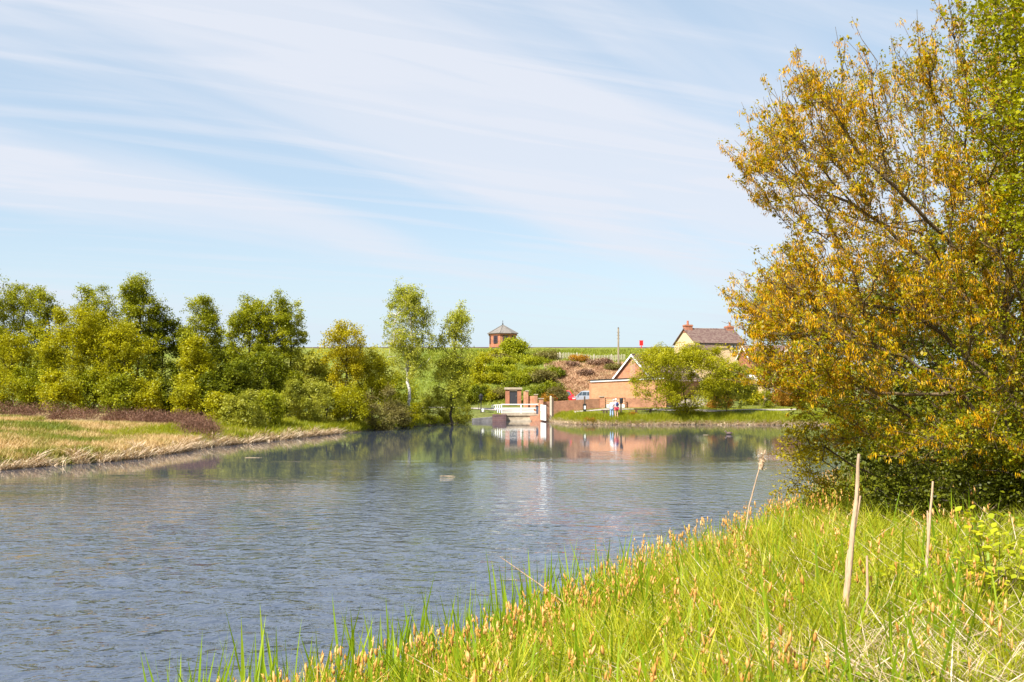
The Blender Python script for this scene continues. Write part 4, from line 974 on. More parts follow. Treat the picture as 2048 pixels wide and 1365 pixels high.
# ---------------------------------------------------------------- small things on the far bank
g = G(962, 97.5)
lp = thing('lantern_post', tuple(g), 'black post with a lantern shaped head on the quay, left of the white railings', 'post')
zt = zpx(800, 97.5); xq = g.x
MB().lathe([(.07, -.2), (.07, .1), (.045, .15), (.04, zt - g.z - .05)], (xq, g.y, g.z), 8).build('pole', M_black, lp)
MB().lathe([(.09, 0), (.17, .1), (.19, .42), (.22, .46), (.06, .62), (.03, .66)], (xq, g.y, zt - .06), 8).build('lantern_head', M_black, lp)
far_tree('sapling', 958, 99.5, 768, None, 17, G_dark, 'small dark leaved sapling right behind the lantern post', n=1400, leaf=.11, low=.38, clumps=35, sig=.2, trunk_r=.04)
for px_, Y_, py_, mt_, lab in ((937, 97.5, 824, M_black, 'short black mooring bollard at the left end of the quay'), (966, 98.2, 818, M_white, 'short white mooring bollard beside the lantern post')):
    g = G(px_, Y_); z1 = zpx(py_, Y_)
    b_ = thing('bollard', tuple(g), lab, 'bollard', 'mooring bollards on the quay')
    MB().lathe([(.13, -.1), (.12, z1 - g.z - .12), (.15, z1 - g.z - .1), (.13, z1 - g.z - .02), (.05, z1 - g.z)], tuple(g), 10).build('shaft', mt_, b_)
    MB().lathe([(.18, 0), (.18, .06)], (g.x, g.y, g.z - .02), 10).build('foot', M_stone, b_)
# two gate posts near the bridge
for px_, Y_, t_, mt_, lab in ((1101.5, 95.2, 794, M_pale_wood, 'square cream wooden post by the right end of the sluice bridge'), (1105.5, 95, 797, M_wood_dark, 'dark square wooden post next to the cream one')):
    g = G(px_, Y_); z1 = zpx(t_, Y_); b_ = thing('gate_post', tuple(g), lab, 'post')
    MB().box(g.x - .09, g.x + .09, Y_ - .09, Y_ + .09, g.z - .3, z1).build('shaft', mt_, b_)
    MB().add([(g.x - .1, Y_ - .1, z1 + .002), (g.x + .1, Y_ - .1, z1 + .002), (g.x + .1, Y_ + .1, z1 + .002), (g.x - .1, Y_ + .1, z1 + .002), (g.x, Y_, z1 + .09)], [(0, 3, 2, 1), (0, 1, 4), (1, 2, 4), (2, 3, 4), (3, 0, 4)]).build('cap', mt_, b_)
# life-ring post
Y_ = 93.5; g = G(1169.5, Y_)
b_ = thing('life_ring_post', tuple(g), 'dark post on the lawn with a white and black holder low on it', 'post')
MB().box(g.x - .07, g.x + .07, Y_, Y_ + .12, g.z - .3, zpx(793, Y_)).build('shaft', M_wood_dark, b_)
MB().box(g.x - .15, g.x + .15, Y_ - .12, Y_ - .003, zpx(824, Y_), zpx(808, Y_)).build('holder', M_black, b_)
MB().box(g.x - .08, g.x + .08, Y_ - .15, Y_ - .123, zpx(819, Y_), zpx(812, Y_)).build('white_panel', M_white, b_)
# litter bin on a post beside the couple
Y_ = 88.2; g = G(1242, Y_); zt = zpx(796, Y_)
b_ = thing('post_bin', tuple(g), 'dark post with a rounded dark box at its top, right beside the couple', 'post')
MB().box(g.x - .07, g.x + .07, Y_ - .06, Y_ + .06, g.z - .3, zt - .05).build('shaft', M_wood_dark, b_)
MB().lathe([(.10, 0), (.15, .05), (.16, .40), (.13, .46), (.05, .5)], (g.x + .03, Y_ - .03, zt - .5), 12).build('box_head', M_black, b_, smooth=False)
# telegraph pole
Y_ = 124; g = G(1237.5, Y_)
b_ = thing('telegraph_pole', tuple(g), 'tall bare wooden pole standing on the grassy bank right of the fence', 'pole')
MB().lathe([(.13, -.5), (.13, 0), (.095, zpx(657, Y_) - g.z)], tuple(g), 8).build('shaft', M_wood, b_)
MB().lathe([(.11, 0), (.05, .12)], (g.x, Y_, zpx(657, Y_)), 8).build('cap', M_wood_dark, b_)
for s_ in (.5, .9, 1.3): MB().bar((g.x - .18, Y_ - .05, zpx(657, Y_) - s_), (g.x + .18, Y_ - .05, zpx(657, Y_) - s_), .035).build('step_bolt', M_black, b_)
# red life-ring cabinet on the dam crest
Y_ = 149; g = G(1283.5, Y_)
b_ = thing('life_ring_housing', tuple(g), 'bright red life ring housing on a post at the top of the reservoir bank', 'housing')
MB().bar((g.x, Y_, g.z - .3), (g.x, Y_, zpx(692, Y_)), .12).build('shaft', M_red, b_)
MB().box(g.x - .26, g.x + .26, Y_ - .12, Y_ + .1, zpx(691.5, Y_), zpx(682, Y_)).build('cabinet', M_red, b_)
MB().box(g.x - .3, g.x + .3, Y_ - .16, Y_ + .14, zpx(682, Y_) + .002, zpx(682, Y_) + .05).build('cabinet_top', M_red, b_)
# benches
def bench(x0_, x1_, Y_, lab, th=.09):
    a_, b2 = P(x0_, 830, Y_).x, P(x1_, 830, Y_).x; z = H((a_ + b2) / 2, Y_)
    r_ = thing('bench', ((a_ + b2) / 2, Y_, z), lab, 'bench', 'plank benches on the far lawn')
    for k in range(2): MB().box(a_, b2, Y_ - .22 + k * .23, Y_ - .01 + k * .23, z + .40, z + .40 + th).build('seat_plank', M_wood_dark, r_)
    for x in (a_ + .2, b2 - .2):
        MB().hexa([(x - .10, Y_ - .2, z - .2), (x + .12, Y_ - .2, z - .2), (x + .12, Y_ + .2, z - .2), (x - .10, Y_ + .2, z - .2)], [(x - .05, Y_ - .2, z + .398), (x + .06, Y_ - .2, z + .398), (x + .06, Y_ + .2, z + .398), (x - .05, Y_ + .2, z + .398)]).build('leg', M_wood_dark, r_)
bench(1268, 1305, 88.6, 'long dark plank bench on the lawn left of the spreading hawthorn')
bench(1203, 1218, 88.8, 'short plank bench on the lawn just left of the couple')

# ---------------------------------------------------------------- cars in the yard
M_silver = mat_plain('silver_paint', (0.36, 0.40, 0.46), 0.3, 0.05, 4, metallic=.2, spec=.5)
M_carred = mat_plain('red_paint', (0.60, 0.015, 0.02), 0.3, 0.05, 4, spec=.5)
M_tyre = mat_plain('tyre', (0.02, 0.02, 0.02), 0.9, 0.3, 4)
M_lampr = mat_plain('red_lens', (0.5, 0.01, 0.02), 0.2, 0.1, 4); M_lampw = mat_plain('clear_lens', (0.7, 0.7, 0.7), 0.1, 0.1, 4)
def car(name, x, y, yaw, paint, lab, estate=True):
    z = H(x, y) + .01; r_ = thing(name, (x, y, z), lab, 'car'); o = (x, y, z)
    def mb(): return MB(yaw, o)
    L = 4.3; W = 1.7        # front at local -x
    low = [(-2.15, .38), (-2.12, .66), (-2.0, .76), (-1.1, .92), (2.05, .98), (2.15, .80), (2.14, .36)]
    arch_ = []
    for cx in (1.3, -1.35): arch_ += [(cx + .36 * math.cos(t_), .30 + .36 * math.sin(t_)) for t_ in np.linspace(.05, math.pi - .05, 8)]
    prof = low + [(2.05, .25)] + arch_[:8] + arch_[8:] + [(-2.05, .25)]
    b_ = mb(); n_ = len(prof)
    b_.prism(prof, -W / 2, W / 2).build('body', paint, r_, bevel=.03)
    top = [(-1.05, .93), (-.35, 1.45), (.2, 1.52), (1.7, 1.47), (2.05, .99)]; ins = .16
    def ring(yv, k): return [(px_, yv * (1 - k * (pz_ - .93) / .6), pz_) for px_, pz_ in top]
    c_ = mb(); A_ = ring(-W / 2 + .03, .16); B_ = ring(W / 2 - .03, .16)
    c_.add(A_ + B_, [tuple(range(5)), tuple(reversed(range(5, 10)))] + [(i, 5 + i, 5 + (i + 1) % 5, (i + 1) % 5) for i in range(5)]).build('cabin', paint, r_)
    for sgn in (-1, 1):
        for (xa, xb, xc, xd) in ((-.86, -.12, -.12, -.34), (-.04, .72, .66, -.04), (.80, 1.35, 1.25, .74)):
            yv = lambda zz: sgn * ((W / 2 - .03) * (1 - .16 * (zz - .93) / .6) + .008)
            mb().add([(xa, yv(1.0), 1.0), (xb, yv(1.0), 1.0), (xc, yv(1.38), 1.38), (xd, yv(1.38), 1.38)], [(0, 1, 2, 3)] if sgn < 0 else [(3, 2, 1, 0)]).build('side_window', M_glass, r_)
        mb().box(-.75, -.6, sgn * (W / 2 + .08) - .07, sgn * (W / 2 + .08) + .07, .95, 1.08).build('mirror', paint, r_)
        mb().box(2.08, 2.17, sgn * .66 - .13, sgn * .66 + .13, .66, 1.0).build('tail_lamp', M_lampr, r_)
        mb().box(-2.15, -2.0, sgn * .62 - .16, sgn * .62 + .16, .6, .74).build('headlight', M_lampw, r_)
    mb().add([(2.065, -.62, 1.03), (2.065, .62, 1.03), (1.80, .56, 1.4), (1.80, -.56, 1.4)], [(0, 1, 2, 3)]).build('rear_window', M_glass, r_)
    mb().add([(-1.02, -.66, .98), (-1.02, .66, .98), (-.42, .58, 1.42), (-.42, -.58, 1.42)], [(3, 2, 1, 0)]).build('windscreen', M_glass, r_)
    for cx in (-1.35, 1.3):
        for sgn in (-1, 1):
            t_ = mb(); y0 = sgn * (W / 2 - .1)
            t_.bar((cx, y0 - .1, .31), (cx, y0 + .1, .31), .62, k=16); wo_ = t_.build('wheel', M_tyre, r_)
            mb().bar((cx, y0 - .108, .31), (cx, y0 + .108, .31), .38, k=12).build('rim', M_lampw, wo_)
    mb().box(2.11, 2.2, -.8, .8, .34, .56).build('bumper', paint, r_); mb().box(-2.21, -2.12, -.8, .8, .34, .56).build('bumper', paint, r_)
    return r_
c0 = P(1168, 790, 110.2)
car('silver_car', c0.x + .45, 110.2, math.radians(-55), M_silver, 'silver estate car parked behind the yard wall beside the brick garage')
c0 = P(1142, 790, 108.5)
car('red_car', P(1127, 790, 108).x, 108.4, math.radians(101), M_carred, 'red car mostly hidden behind the reddish bush in the yard')

# ---------------------------------------------------------------- the couple
M_skin = mat_plain('skin', (0.62, 0.36, 0.26), 0.6, 0.08, 4)
M_shirtw = mat_plain('white_cotton', (0.82, 0.78, 0.76), 0.9, 0.08, 5)
M_jeans = mat_plain('light_jeans', (0.30, 0.42, 0.60), 0.9, 0.2, 5)
M_redc = mat_plain('red_cotton', (0.62, 0.06, 0.10), 0.9, 0.15, 5)
M_hair = mat_plain('fair_hair', (0.62, 0.48, 0.40), 0.8, 0.2, 12)
M_hair2 = mat_plain('white_hair', (0.80, 0.74, 0.70), 0.8, 0.1, 12)
M_navy = mat_plain('navy_fabric', (0.03, 0.04, 0.12), 0.9, 0.2, 5)
M_lilac = mat_plain('lilac_fabric', (0.55, 0.55, 0.78), 0.9, 0.1, 5)
M_stripe, nt = nodes('striped_cotton')
tc = N(nt, 'ShaderNodeTexCoord'); wv = N(nt, 'ShaderNodeTexWave', {'Vector': tc.outputs['Object'], 'Scale': 4.2}, bands_direction='Z')
r_ = N(nt, 'ShaderNodeValToRGB', {0: wv.outputs[0]}); r_.color_ramp.interpolation = 'CONSTANT'; r_.color_ramp.elements[0].color = (.16, .17, .36, 1); r_.color_ramp.elements[1].position = .5; r_.color_ramp.elements[1].color = (.78, .78, .84, 1)
N(nt, 'ShaderNodeOutputMaterial', {0: N(nt, 'ShaderNodeBsdfPrincipled', {'Base Color': r_.outputs[0], 'Roughness': .9}).outputs[0]})
def skin(name, pts_, edges, radii, mat_, parent, root=0, sub=2):
    me_ = bpy.data.meshes.new(name); me_.from_pydata([tuple(p) for p in pts_], edges, []); me_.materials.append(mat_)
    o = bpy.data.objects.new(name, me_); COL.objects.link(o); o.parent = parent; ORG[o.name] = ORG[parent.name]
    s_ = o.modifiers.new('skin', 'SKIN'); s_.use_smooth_shade = True
    for i, r in enumerate(radii):
        sv = me_.skin_vertices[0].data[i]; sv.radius = (r[0], r[1]) if isinstance(r, tuple) else (r, r); sv.use_root = (i == root)
    u_ = o.modifiers.new('sub', 'SUBSURF'); u_.levels = sub; u_.render_levels = sub
    return o
def person(px_, Y_, hgt, yaw, lean, lab, top, legs, hair, shorts, arms, extra=None):
    g = G(px_, Y_); r_ = thing('person', tuple(g), lab, 'person'); k = hgt / 1.75
    cy, sy = math.cos(yaw), math.sin(yaw)
    def q(x, y, z):
        x = x + lean * max(0, z - .95) ** 1.3; x, y, z = x * k, y * k, z * k
        return Vector((x * cy - y * sy, x * sy + y * cy, z))
    # front of the figure faces local -y
    J = dict(pel=(0, 0, .95), wst=(0, .01, 1.10), chs=(0, .0, 1.30), nck=(0, .02, 1.46), nk2=(0, .0, 1.53), hd1=(0, -.015, 1.60), hd2=(0, -.005, 1.68),
             hl=(-.09, 0, .90), kl=(-.10, -.02, .50), al=(-.11, .03, .09), fl=(-.12, -.14, .035), hr=(.09, 0, .90), kr=(.11, -.02, .50), ar=(.12, .03, .09), fr=(.13, -.14, .035),
             sl=(-.17, 0, 1.40), sr=(.17, 0, 1.40), el=arms[0], wl=arms[1], er=arms[2], wr=arms[3])
    hl_ = Vector(arms[1]); hr_ = Vector(arms[3])
    J['pl'] = tuple(hl_ + (hl_ - Vector(arms[0])).normalized() * .08); J['pr'] = tuple(hr_ + (hr_ - Vector(arms[2])).normalized() * .08)
    R_ = dict(pel=(.15, .11), wst=(.125, .095), chs=(.155, .105), nck=(.075, .07), nk2=.052, hd1=(.075, .085), hd2=(.078, .095), hl=.085, kl=.06, al=.042, fl=(.045, .03), hr=.085, kr=.06, ar=.042, fr=(.045, .03),
              sl=.06, sr=.06, el=.042, wl=.028, er=.042, wr=.028, pl=(.04, .018), pr=(.04, .018))
    ks = list(J); ix = {a_: i for i, a_ in enumerate(ks)}
    E = [('pel', 'wst'), ('wst', 'chs'), ('chs', 'nck'), ('nck', 'nk2'), ('nk2', 'hd1'), ('hd1', 'hd2'), ('pel', 'hl'), ('hl', 'kl'), ('kl', 'al'), ('al', 'fl'), ('pel', 'hr'), ('hr', 'kr'), ('kr', 'ar'), ('ar', 'fr'),
         ('chs', 'sl'), ('sl', 'el'), ('el', 'wl'), ('wl', 'pl'), ('chs', 'sr'), ('sr', 'er'), ('er', 'wr'), ('wr', 'pr')]
    # fingers: short chains rooted in the palm
    for sd_ in 'lr':
        d_ = (Vector(J['p' + sd_]) - Vector(J['w' + sd_])).normalized()
        sdv = Vector((0, 1, 0)).cross(d_).normalized() if abs(d_.y) < .9 else Vector((1, 0, 0)); acr = Vector((0, 1, 0)) - d_ * d_.y
        acr = acr.normalized() if acr.length > .1 else Vector((1, 0, 0))
        for fi, ln in enumerate((.065, .075, .07, .055)):
            b0 = Vector(J['p' + sd_]) + acr * (.03 - .02 * fi); nm = 'f%s%d' % (sd_, fi)
            J[nm + 'a'] = tuple(b0 + d_ * ln * .5); J[nm + 'b'] = tuple(b0 + d_ * ln * .95 + sdv * .015)
            E += [('p' + sd_, nm + 'a'), (nm + 'a', nm + 'b')]; R_[nm + 'a'] = .0095; R_[nm + 'b'] = .008
        th_ = Vector(J['w' + sd_]) + d_ * .03 + acr * .04; J['t' + sd_] = tuple(th_ + d_ * .03); R_['t' + sd_] = .011; E.append(('p' + sd_, 't' + sd_))
    ks = list(J); ix = {a_: i for i, a_ in enumerate(ks)}
    def sc_(r, e=0): return ((r[0] + e) * k, (r[1] + e) * k) if isinstance(r, tuple) else (r + e) * k
    skin('body', [q(*J[a_]) for a_ in ks], [(ix[a_], ix[b2]) for a_, b2 in E], [sc_(R_[a_]) for a_ in ks], M_skin, r_)
    def cloth(nm, keys, edges, mt_, e=.016, mod=None, tips=None):
        pts_ = {a_: J[a_] for a_ in keys}; pts_.update(tips or {}); kk = list(pts_); i2 = {a_: i for i, a_ in enumerate(kk)}
        rr = []
        for a_ in kk:
            base = R_.get(a_, .05); base = (mod or {}).get(a_, base); rr.append(sc_(base, e))
        return skin(nm, [q(*pts_[a_]) for a_ in kk], [(i2[a_], i2[b2]) for a_, b2 in edges], rr, mt_, r_)
    def midp(a_, b2, t_): return tuple(Vector(J[a_]).lerp(Vector(J[b2]), t_))
    cloth('shirt', ['pel', 'wst', 'chs', 'sl', 'sr'], [('pel', 'wst'), ('wst', 'chs'), ('chs', 'nc'), ('chs', 'sl'), ('chs', 'sr'), ('sl', 'cl'), ('sr', 'cr')], top, .022, {'nc': (.09, .075), 'cl': .052, 'cr': .052},
          {'nc': (0, .01, 1.43), 'cl': midp('sl', 'el', .7), 'cr': midp('sr', 'er', .7)})
    if shorts: cloth('shorts', ['pel', 'hl', 'hr'], [('pel', 'hl'), ('hl', 'tl'), ('pel', 'hr'), ('hr', 'tr')], legs, .03, {'tl': .085, 'tr': .085}, {'tl': midp('hl', 'kl', .62), 'tr': midp('hr', 'kr', .62)})
    else: cloth('trousers', ['pel', 'hl', 'hr', 'kl', 'kr'], [('pel', 'hl'), ('hl', 'kl'), ('kl', 'tl'), ('pel', 'hr'), ('hr', 'kr'), ('kr', 'tr')], legs, .016, {'tl': .052, 'tr': .052}, {'tl': midp('kl', 'al', .95), 'tr': midp('kr', 'ar', .95)})
    for a_ in 'lr':
        f_ = J['f' + a_]; p_ = q(f_[0], -.05, .04)
        m_ = MB(yaw, tuple(g + q(f_[0], -.06, .045))); m_.blob((0, 0, 0), (.055 * k, .15 * k, .055 * k), 10, 6); m_.build('shoe', M_shirtw, r_, smooth=True)
    h_ = MB(yaw, tuple(g + q(0, .012, 1.675))); h_.blob((0, 0, 0), (.094 * k, .112 * k, .105 * k), 12, 8); h_.build('hair', hair, r_, smooth=True)
    f_ = MB(yaw, tuple(g + q(0, -.095, 1.615))); f_.add([(-.016, .01, -.02), (.016, .01, -.02), (0, -.03, -.015), (0, .01, .03)], [(0, 1, 2), (0, 2, 3), (2, 1, 3)]); f_.build('nose', M_skin, r_)
    for s_ in (-1, 1):
        MB(yaw, tuple(g + q(s_ * .032, -.088, 1.635))).blob((0, 0, 0), (.012, .008, .008)).build('eye', M_black, r_)
        MB(yaw, tuple(g + q(s_ * .082, .0, 1.62))).blob((0, 0, 0), (.014, .022, .034)).build('ear', M_skin, r_)
    MB(yaw, tuple(g + q(0, -.088, 1.572))).blob((0, 0, 0), (.026, .008, .007)).build('mouth', M_redc, r_)
    if extra: extra(r_, g, q, k, yaw)
    return r_
def pack(r_, g, q, k, yaw):
    MB(yaw, tuple(g + q(0, .18, 1.22))).blob((0, 0, 0), (.13 * k, .09 * k, .19 * k), 10, 8).build('rucksack', M_navy, r_, smooth=True)
    for s_ in (-1, 1): MB().bar(g + q(s_ * .1, .13, 1.38), g + q(s_ * .1, -.13, 1.25), .035).build('strap', M_navy, r_)
person(1223.5, 87.4, 1.66, math.radians(155), -.30, 'person in a white top and pale blue jeans, leaning towards the one in red shorts', M_shirtw, M_jeans, M_hair, False,
       [(-.24, -.12, 1.16), (-.12, -.30, 1.10), (.25, .02, 1.14), (.26, -.05, .92)])
person(1233, 87.2, 1.70, math.radians(200), .10, 'person in striped top, red shorts and dark rucksack beside the dark post', M_stripe, M_redc, M_hair2, True,
       [(-.25, .03, 1.14), (-.27, -.05, .92), (.24, -.10, 1.16), (.12, -.28, 1.12)], pack)

# ---------------------------------------------------------------- on the water
def on_water(px_, py_):
    u_, v_ = (px_ - 1024) / F, (682.5 - py_) / F; c_, s_ = math.cos(PITCH), math.sin(PITCH); d_ = Vector((u_, c_ - v_ * s_, s_ + v_ * c_)); t_ = -EYE / d_.z
    return Vector((d_.x * t_, d_.y * t_, 0))
w_ = on_water(1457, 869.5)
dk = thing('duck', tuple(w_), 'small dark backed duck swimming in front of the far bank', 'duck')
M_duck = mat_plain('duck_feathers', (0.16, 0.11, 0.10), 0.8, .5, 14)
b_ = MB(0, tuple(w_)); prof = [(-.15, .09, .05), (-.08, .10, .09), (.04, .10, .11), (.16, .10, .085), (.25, .13, .03), (.29, .16, .008)]
vs = []; K = 12
for (x, z, r) in prof:
    for i in range(K): an = 2 * math.pi * i / K; vs.append((x, r * 1.0 * math.cos(an), z - .02 + r * .9 * math.sin(an)))
b_.add(vs, [(j * K + i, j * K + (i + 1) % K, (j + 1) * K + (i + 1) % K, (j + 1) * K + i) for j in range(5) for i in range(K)] + [tuple(range(K))])
b_.bar((-.13, 0, .10), (-.17, 0, .20), .07, k=8); b_.blob((-.185, 0, .225), (.055, .042, .045), 10, 8)
b_.build('body', M_duck, dk, smooth=True)
MB(0, tuple(w_)).bar((-.23, 0, .22), (-.29, 0, .21), .03, .018).build('bill', mat_plain('bill', (.6, .45, .25), .5), dk)
MB(0, tuple(w_)).blob((.10, 0, .15), (.12, .09, .035), 10, 6).build('wing', M_duck, dk)
M_drift = mat_plain('driftwood', (0.55, 0.42, 0.26), .9, .4, 8)
def drift(px_, py_, wpx, lab, tilt=.0):
    w_ = on_water(px_, py_); L_ = wpx / F * w_.y
    r_ = thing('driftwood', tuple(w_), lab, 'driftwood'); n_ = 5
    for k in range(n_):
        x0_ = -L_ / 2 + random.uniform(0, L_ * .3); x1_ = x0_ + L_ * random.uniform(.5, .75)
        MB(tilt, tuple(w_)).bar((x0_, random.uniform(-.1, .1), .01), (x1_, random.uniform(-.1, .1), random.uniform(.0, .015)), .022, .014, .4, k=6).build('stick', M_drift, r_)
drift(897, 953, 34, 'raft of pale dead stems floating in the middle of the pond')
drift(508, 916, 38, 'thin line of pale stems floating below the left bushes')
drift(1412, 870.5, 13, 'small pale stick floating left of the duck')

# ---------------------------------------------------------------- heather, dead grass and reed edge across the water
def terr(x, y): return Hn(x, y)
n = 150; t_ = np.sort(rng.uniform(0, 1, n)); hxp = np.interp(t_, [0, .45, .8, .93, 1], [-45, -22, -18.9, -17.6, -16.7]); hyp = np.interp(t_, [0, .45, .8, .93, 1], [61, 61, 59.5, 56.5, 53.5]) + rng.normal(0, 1.1, n) * (1.0 - .5 * t_)
hz_ = terr(hxp, hyp); K = 150; per = 520
rr = rng.uniform(.35, 1.15, n); ci = np.repeat(np.arange(n), per)
u_ = unit(n * per); u_[:, 2] = np.abs(u_[:, 2]); rad = rr[ci] * rng.uniform(.75, 1.06, n * per)
L = np.stack([hxp[ci], hyp[ci], hz_[ci]], 1) + u_ * rad[:, None] * np.array([1.3, 1.0, .88]) + rng.normal(0, .07, (n * per, 3))
M_heath = mat_leaf('heather_twigs', [(0.07, 0.035, 0.022), (0.17, 0.085, 0.055), (0.27, 0.15, 0.095)], trans=.1, clump=.35)
axh = unit(len(L)) * .7 + np.array([0, 0, 1.0]); tag(link('heather', leaf_mesh('heather', L, .13, M_heath, width=.16, axis=axh)), 'band of purple brown heather between the dead grass and the left trees', kind='stuff')

def scatter(n, x0_, x1_, y0_, y1_, cond):
    out = []
    while sum(map(len, out)) < n:
        x = rng.uniform(x0_, x1_, n * 2); y = rng.uniform(y0_, y1_, n * 2); k = cond(x, y, sdist(x, y)); out.append(np.stack([x[k], y[k]], 1))
        if len(out) > 60: break
    a_ = np.concatenate(out)[:n]; return np.column_stack([a_, terr(a_[:, 0], a_[:, 1])])
M_straw = mat_leaf('dead_grass', [(0.30, 0.19, 0.08), (0.46, 0.33, 0.17), (0.62, 0.50, 0.32)], trans=.25, clump=.3, cscale=.5)
M_bankgr = mat_leaf('bank_grass', [(0.60, 0.43, 0.24), (0.52, 0.38, 0.17), (0.22, 0.22, 0.03), (0.14, 0.19, 0.02)], trans=.25, clump=.8, pos=[0, .45, .62, 1], cscale=.28)
M_reed = mat_leaf('reed_litter', [(0.34, 0.22, 0.12), (0.55, 0.42, 0.29), (0.72, 0.60, 0.45)], trans=.2, clump=.3)
M_fresh = mat_leaf('fresh_sedge', [(0.15, 0.19, 0.008), (0.28, 0.30, 0.012), (0.42, 0.40, 0.03)], trans=.4, clump=.4, cscale=.7)
B = scatter(62000, -34, -12, 36, 66, lambda x, y, d: (d > .1) & (x > -y * .52 - 2) & (y < 57 + 4 * wob(x, y, 3)))
n = len(B); B[:, :2] += .12 * np.stack([wob(B[:, 0], B[:, 1], .25), wob(B[:, 1], B[:, 0], .3)], 1)
n = len(B); tag(link('dead_grass', blades1('dead_grass', B, rng.uniform(.12, .36, n), rng.uniform(.03, .07, n), rng.uniform(.1, .8, n), rng.uniform(0, .5, n), M_bankgr)), 'tan and green tussocky grass on the far left bank', kind='stuff')
B = scatter(6500, -36, -11, 34, 69, lambda x, y, d: (d > -.15) & (d < .15 + .35 * wob(x, y, .5)) & (x > -y * .52 - 2))
n = len(B); B[:, 2] = np.maximum(B[:, 2], 0) - .03; tag(link('reed_litter', blades('reed_litter', B, rng.uniform(.15, .6, n), rng.uniform(.02, .05, n), rng.uniform(.1, 1.2, n), rng.uniform(.2, .9, n), M_reed)), 'bleached dead reed leaves slumped along the left shore', kind='stuff')
B = scatter(7000, 3.5, 27, 84, 98, lambda x, y, d: (d > -.1) & (d < .45))
n = len(B); B[:, 2] = np.maximum(B[:, 2], 0) - .03; tag(link('reed_litter', blades1('reed_litter', B, rng.uniform(.12, .38, n), rng.uniform(.04, .08, n), rng.uniform(.1, 1.4, n), rng.uniform(.2, .9, n), M_reed)), 'pale dead reeds along the waterline under the far lawn', kind='stuff')
n = 26000; B2 = scatter(n, -30, -9, 46, 74, lambda x, y, d: (d > .1) & (d < 5) & (y > 53 + 4 * wob(x, y, 3)))
n = len(B2); tag(link('sedge', blades1('sedge', B2, rng.uniform(.15, .5, n), rng.uniform(.03, .06, n), rng.uniform(.0, .6, n), rng.uniform(0, .5, n), M_fresh)), 'green rushy grass on the narrow end of the left bank', kind='stuff')
B = np.concatenate([scatter(24000, 3.5, 28, 84, 98, lambda x, y, d: (d > .1) & (d < 2.0 + .7 * wob(x, y, 1.5)) & ~((x > 4.6) & (x < 28) & (d > 2.6))), scatter(3500, -14, -5, 60, 93, lambda x, y, d: (d > .1) & (d < 1.3))])
n = len(B); tag(link('sedge', blades1('sedge', B, rng.uniform(.22, .5, n), rng.uniform(.03, .06, n), rng.uniform(.0, .5, n), rng.uniform(0, .5, n), M_fresh)), 'fresh green sedge fringe along the far bank', kind='stuff')
B = scatter(16000, 3.5, 30, 86, 100, lambda x, y, d: (d > 1.2))
n = len(B); tag(link('lawn_grass', blades1('lawn_grass', B, rng.uniform(.05, .13, n), rng.uniform(.03, .05, n), rng.uniform(.1, .8, n), rng.uniform(0, .5, n), M_fresh)), 'short green lawn grass under the spreading hawthorn', kind='stuff')
B = scatter(30000, -12, 26, 106, 145.5, lambda x, y, d: ~((x > 4) & (y < 126)) & ~((x > 17) & (y < 138)))
M_dam = mat_leaf('bank_meadow', [(0.13, 0.17, 0.012), (0.21, 0.25, 0.02), (0.34, 0.34, 0.06)], trans=.3, clump=.6, cscale=.3)
n = len(B); tag(link('meadow_grass', blades1('meadow_grass', B, rng.uniform(.15, .4, n), rng.uniform(.06, .12, n), rng.uniform(.1, .8, n), rng.uniform(0, .5, n), M_dam)), 'rough green grass on the face of the reservoir bank', kind='stuff')
B = scatter(14000, 4, 19, 112.5, 126, lambda x, y, d: x > 4)
M_scrub = mat_leaf('cut_scrub', [(0.20, 0.11, 0.06), (0.36, 0.21, 0.12), (0.46, 0.32, 0.19), (0.20, 0.20, 0.03)], trans=.1, clump=.6, cscale=.5)
n = len(B); tag(link('dead_scrub', blades1('dead_scrub', B, rng.uniform(.1, .4, n), rng.uniform(.05, .12, n), rng.uniform(.1, 1.2, n), rng.uniform(0, .9, n), M_scrub)), 'brown dead scrub on the cut bank above the cars', kind='stuff')
g = G(1008, 95.5)
bush('quay_bush', 996, 95.6, 820, 12, G_yel, 'little yellow green tuft growing on top of the dark quay end', None, 450, .09, low=0.0, clumps=14, sig=.12)
bush('dead_bush', 1180, 87.6, 838, 10, G_rust, 'rusty brown tuft at the water edge left of the couple', None, 500, .08, low=0, clumps=14, sig=.12)
bush('dead_bush', 1264, 88.0, 826, 12, G_rust, 'rusty brown tuft by the left end of the long bench', None, 500, .08, low=0, clumps=14, sig=.12)
# ---------------------------------------------------------------- the catkin tree leaning over the pond (right)
def poly_sample(poly, n):
    poly = np.array(poly, float); lo, hi = poly.min(0), poly.max(0); out = []
    while sum(map(len, out)) < n:
        p = rng.uniform(lo, hi, (n * 2, 2)); ins = np.zeros(len(p), bool)
        for i in range(len(poly)):
            a_, b_ = poly[i], poly[(i + 1) % len(poly)]
            if a_[1] == b_[1]: continue
            ins ^= ((a_[1] > p[:, 1]) != (b_[1] > p[:, 1])) & (p[:, 0] < (b_[0] - a_[0]) * (p[:, 1] - a_[1]) / (b_[1] - a_[1]) + a_[0])
        out.append(p[ins])
    return np.concatenate(out)[:n]
OUT = [(1478, 318), (1500, 255), (1530, 190), (1580, 165), (1612, 215), (1670, 170), (1700, 215), (1735, 120), (1770, 85), (1812, 60), (1850, 50), (1885, 62), (1925, 75), (1990, 40), (2140, -10),
       (2330, 60), (2420, 300), (2400, 700), (2300, 860), (2060, 915), (1930, 945), (1760, 925), (1670, 895), (1615, 830), (1580, 770), (1590, 700), (1530, 660), (1500, 590), (1545, 540), (1560, 470), (1540, 390)]
TY = 16.0
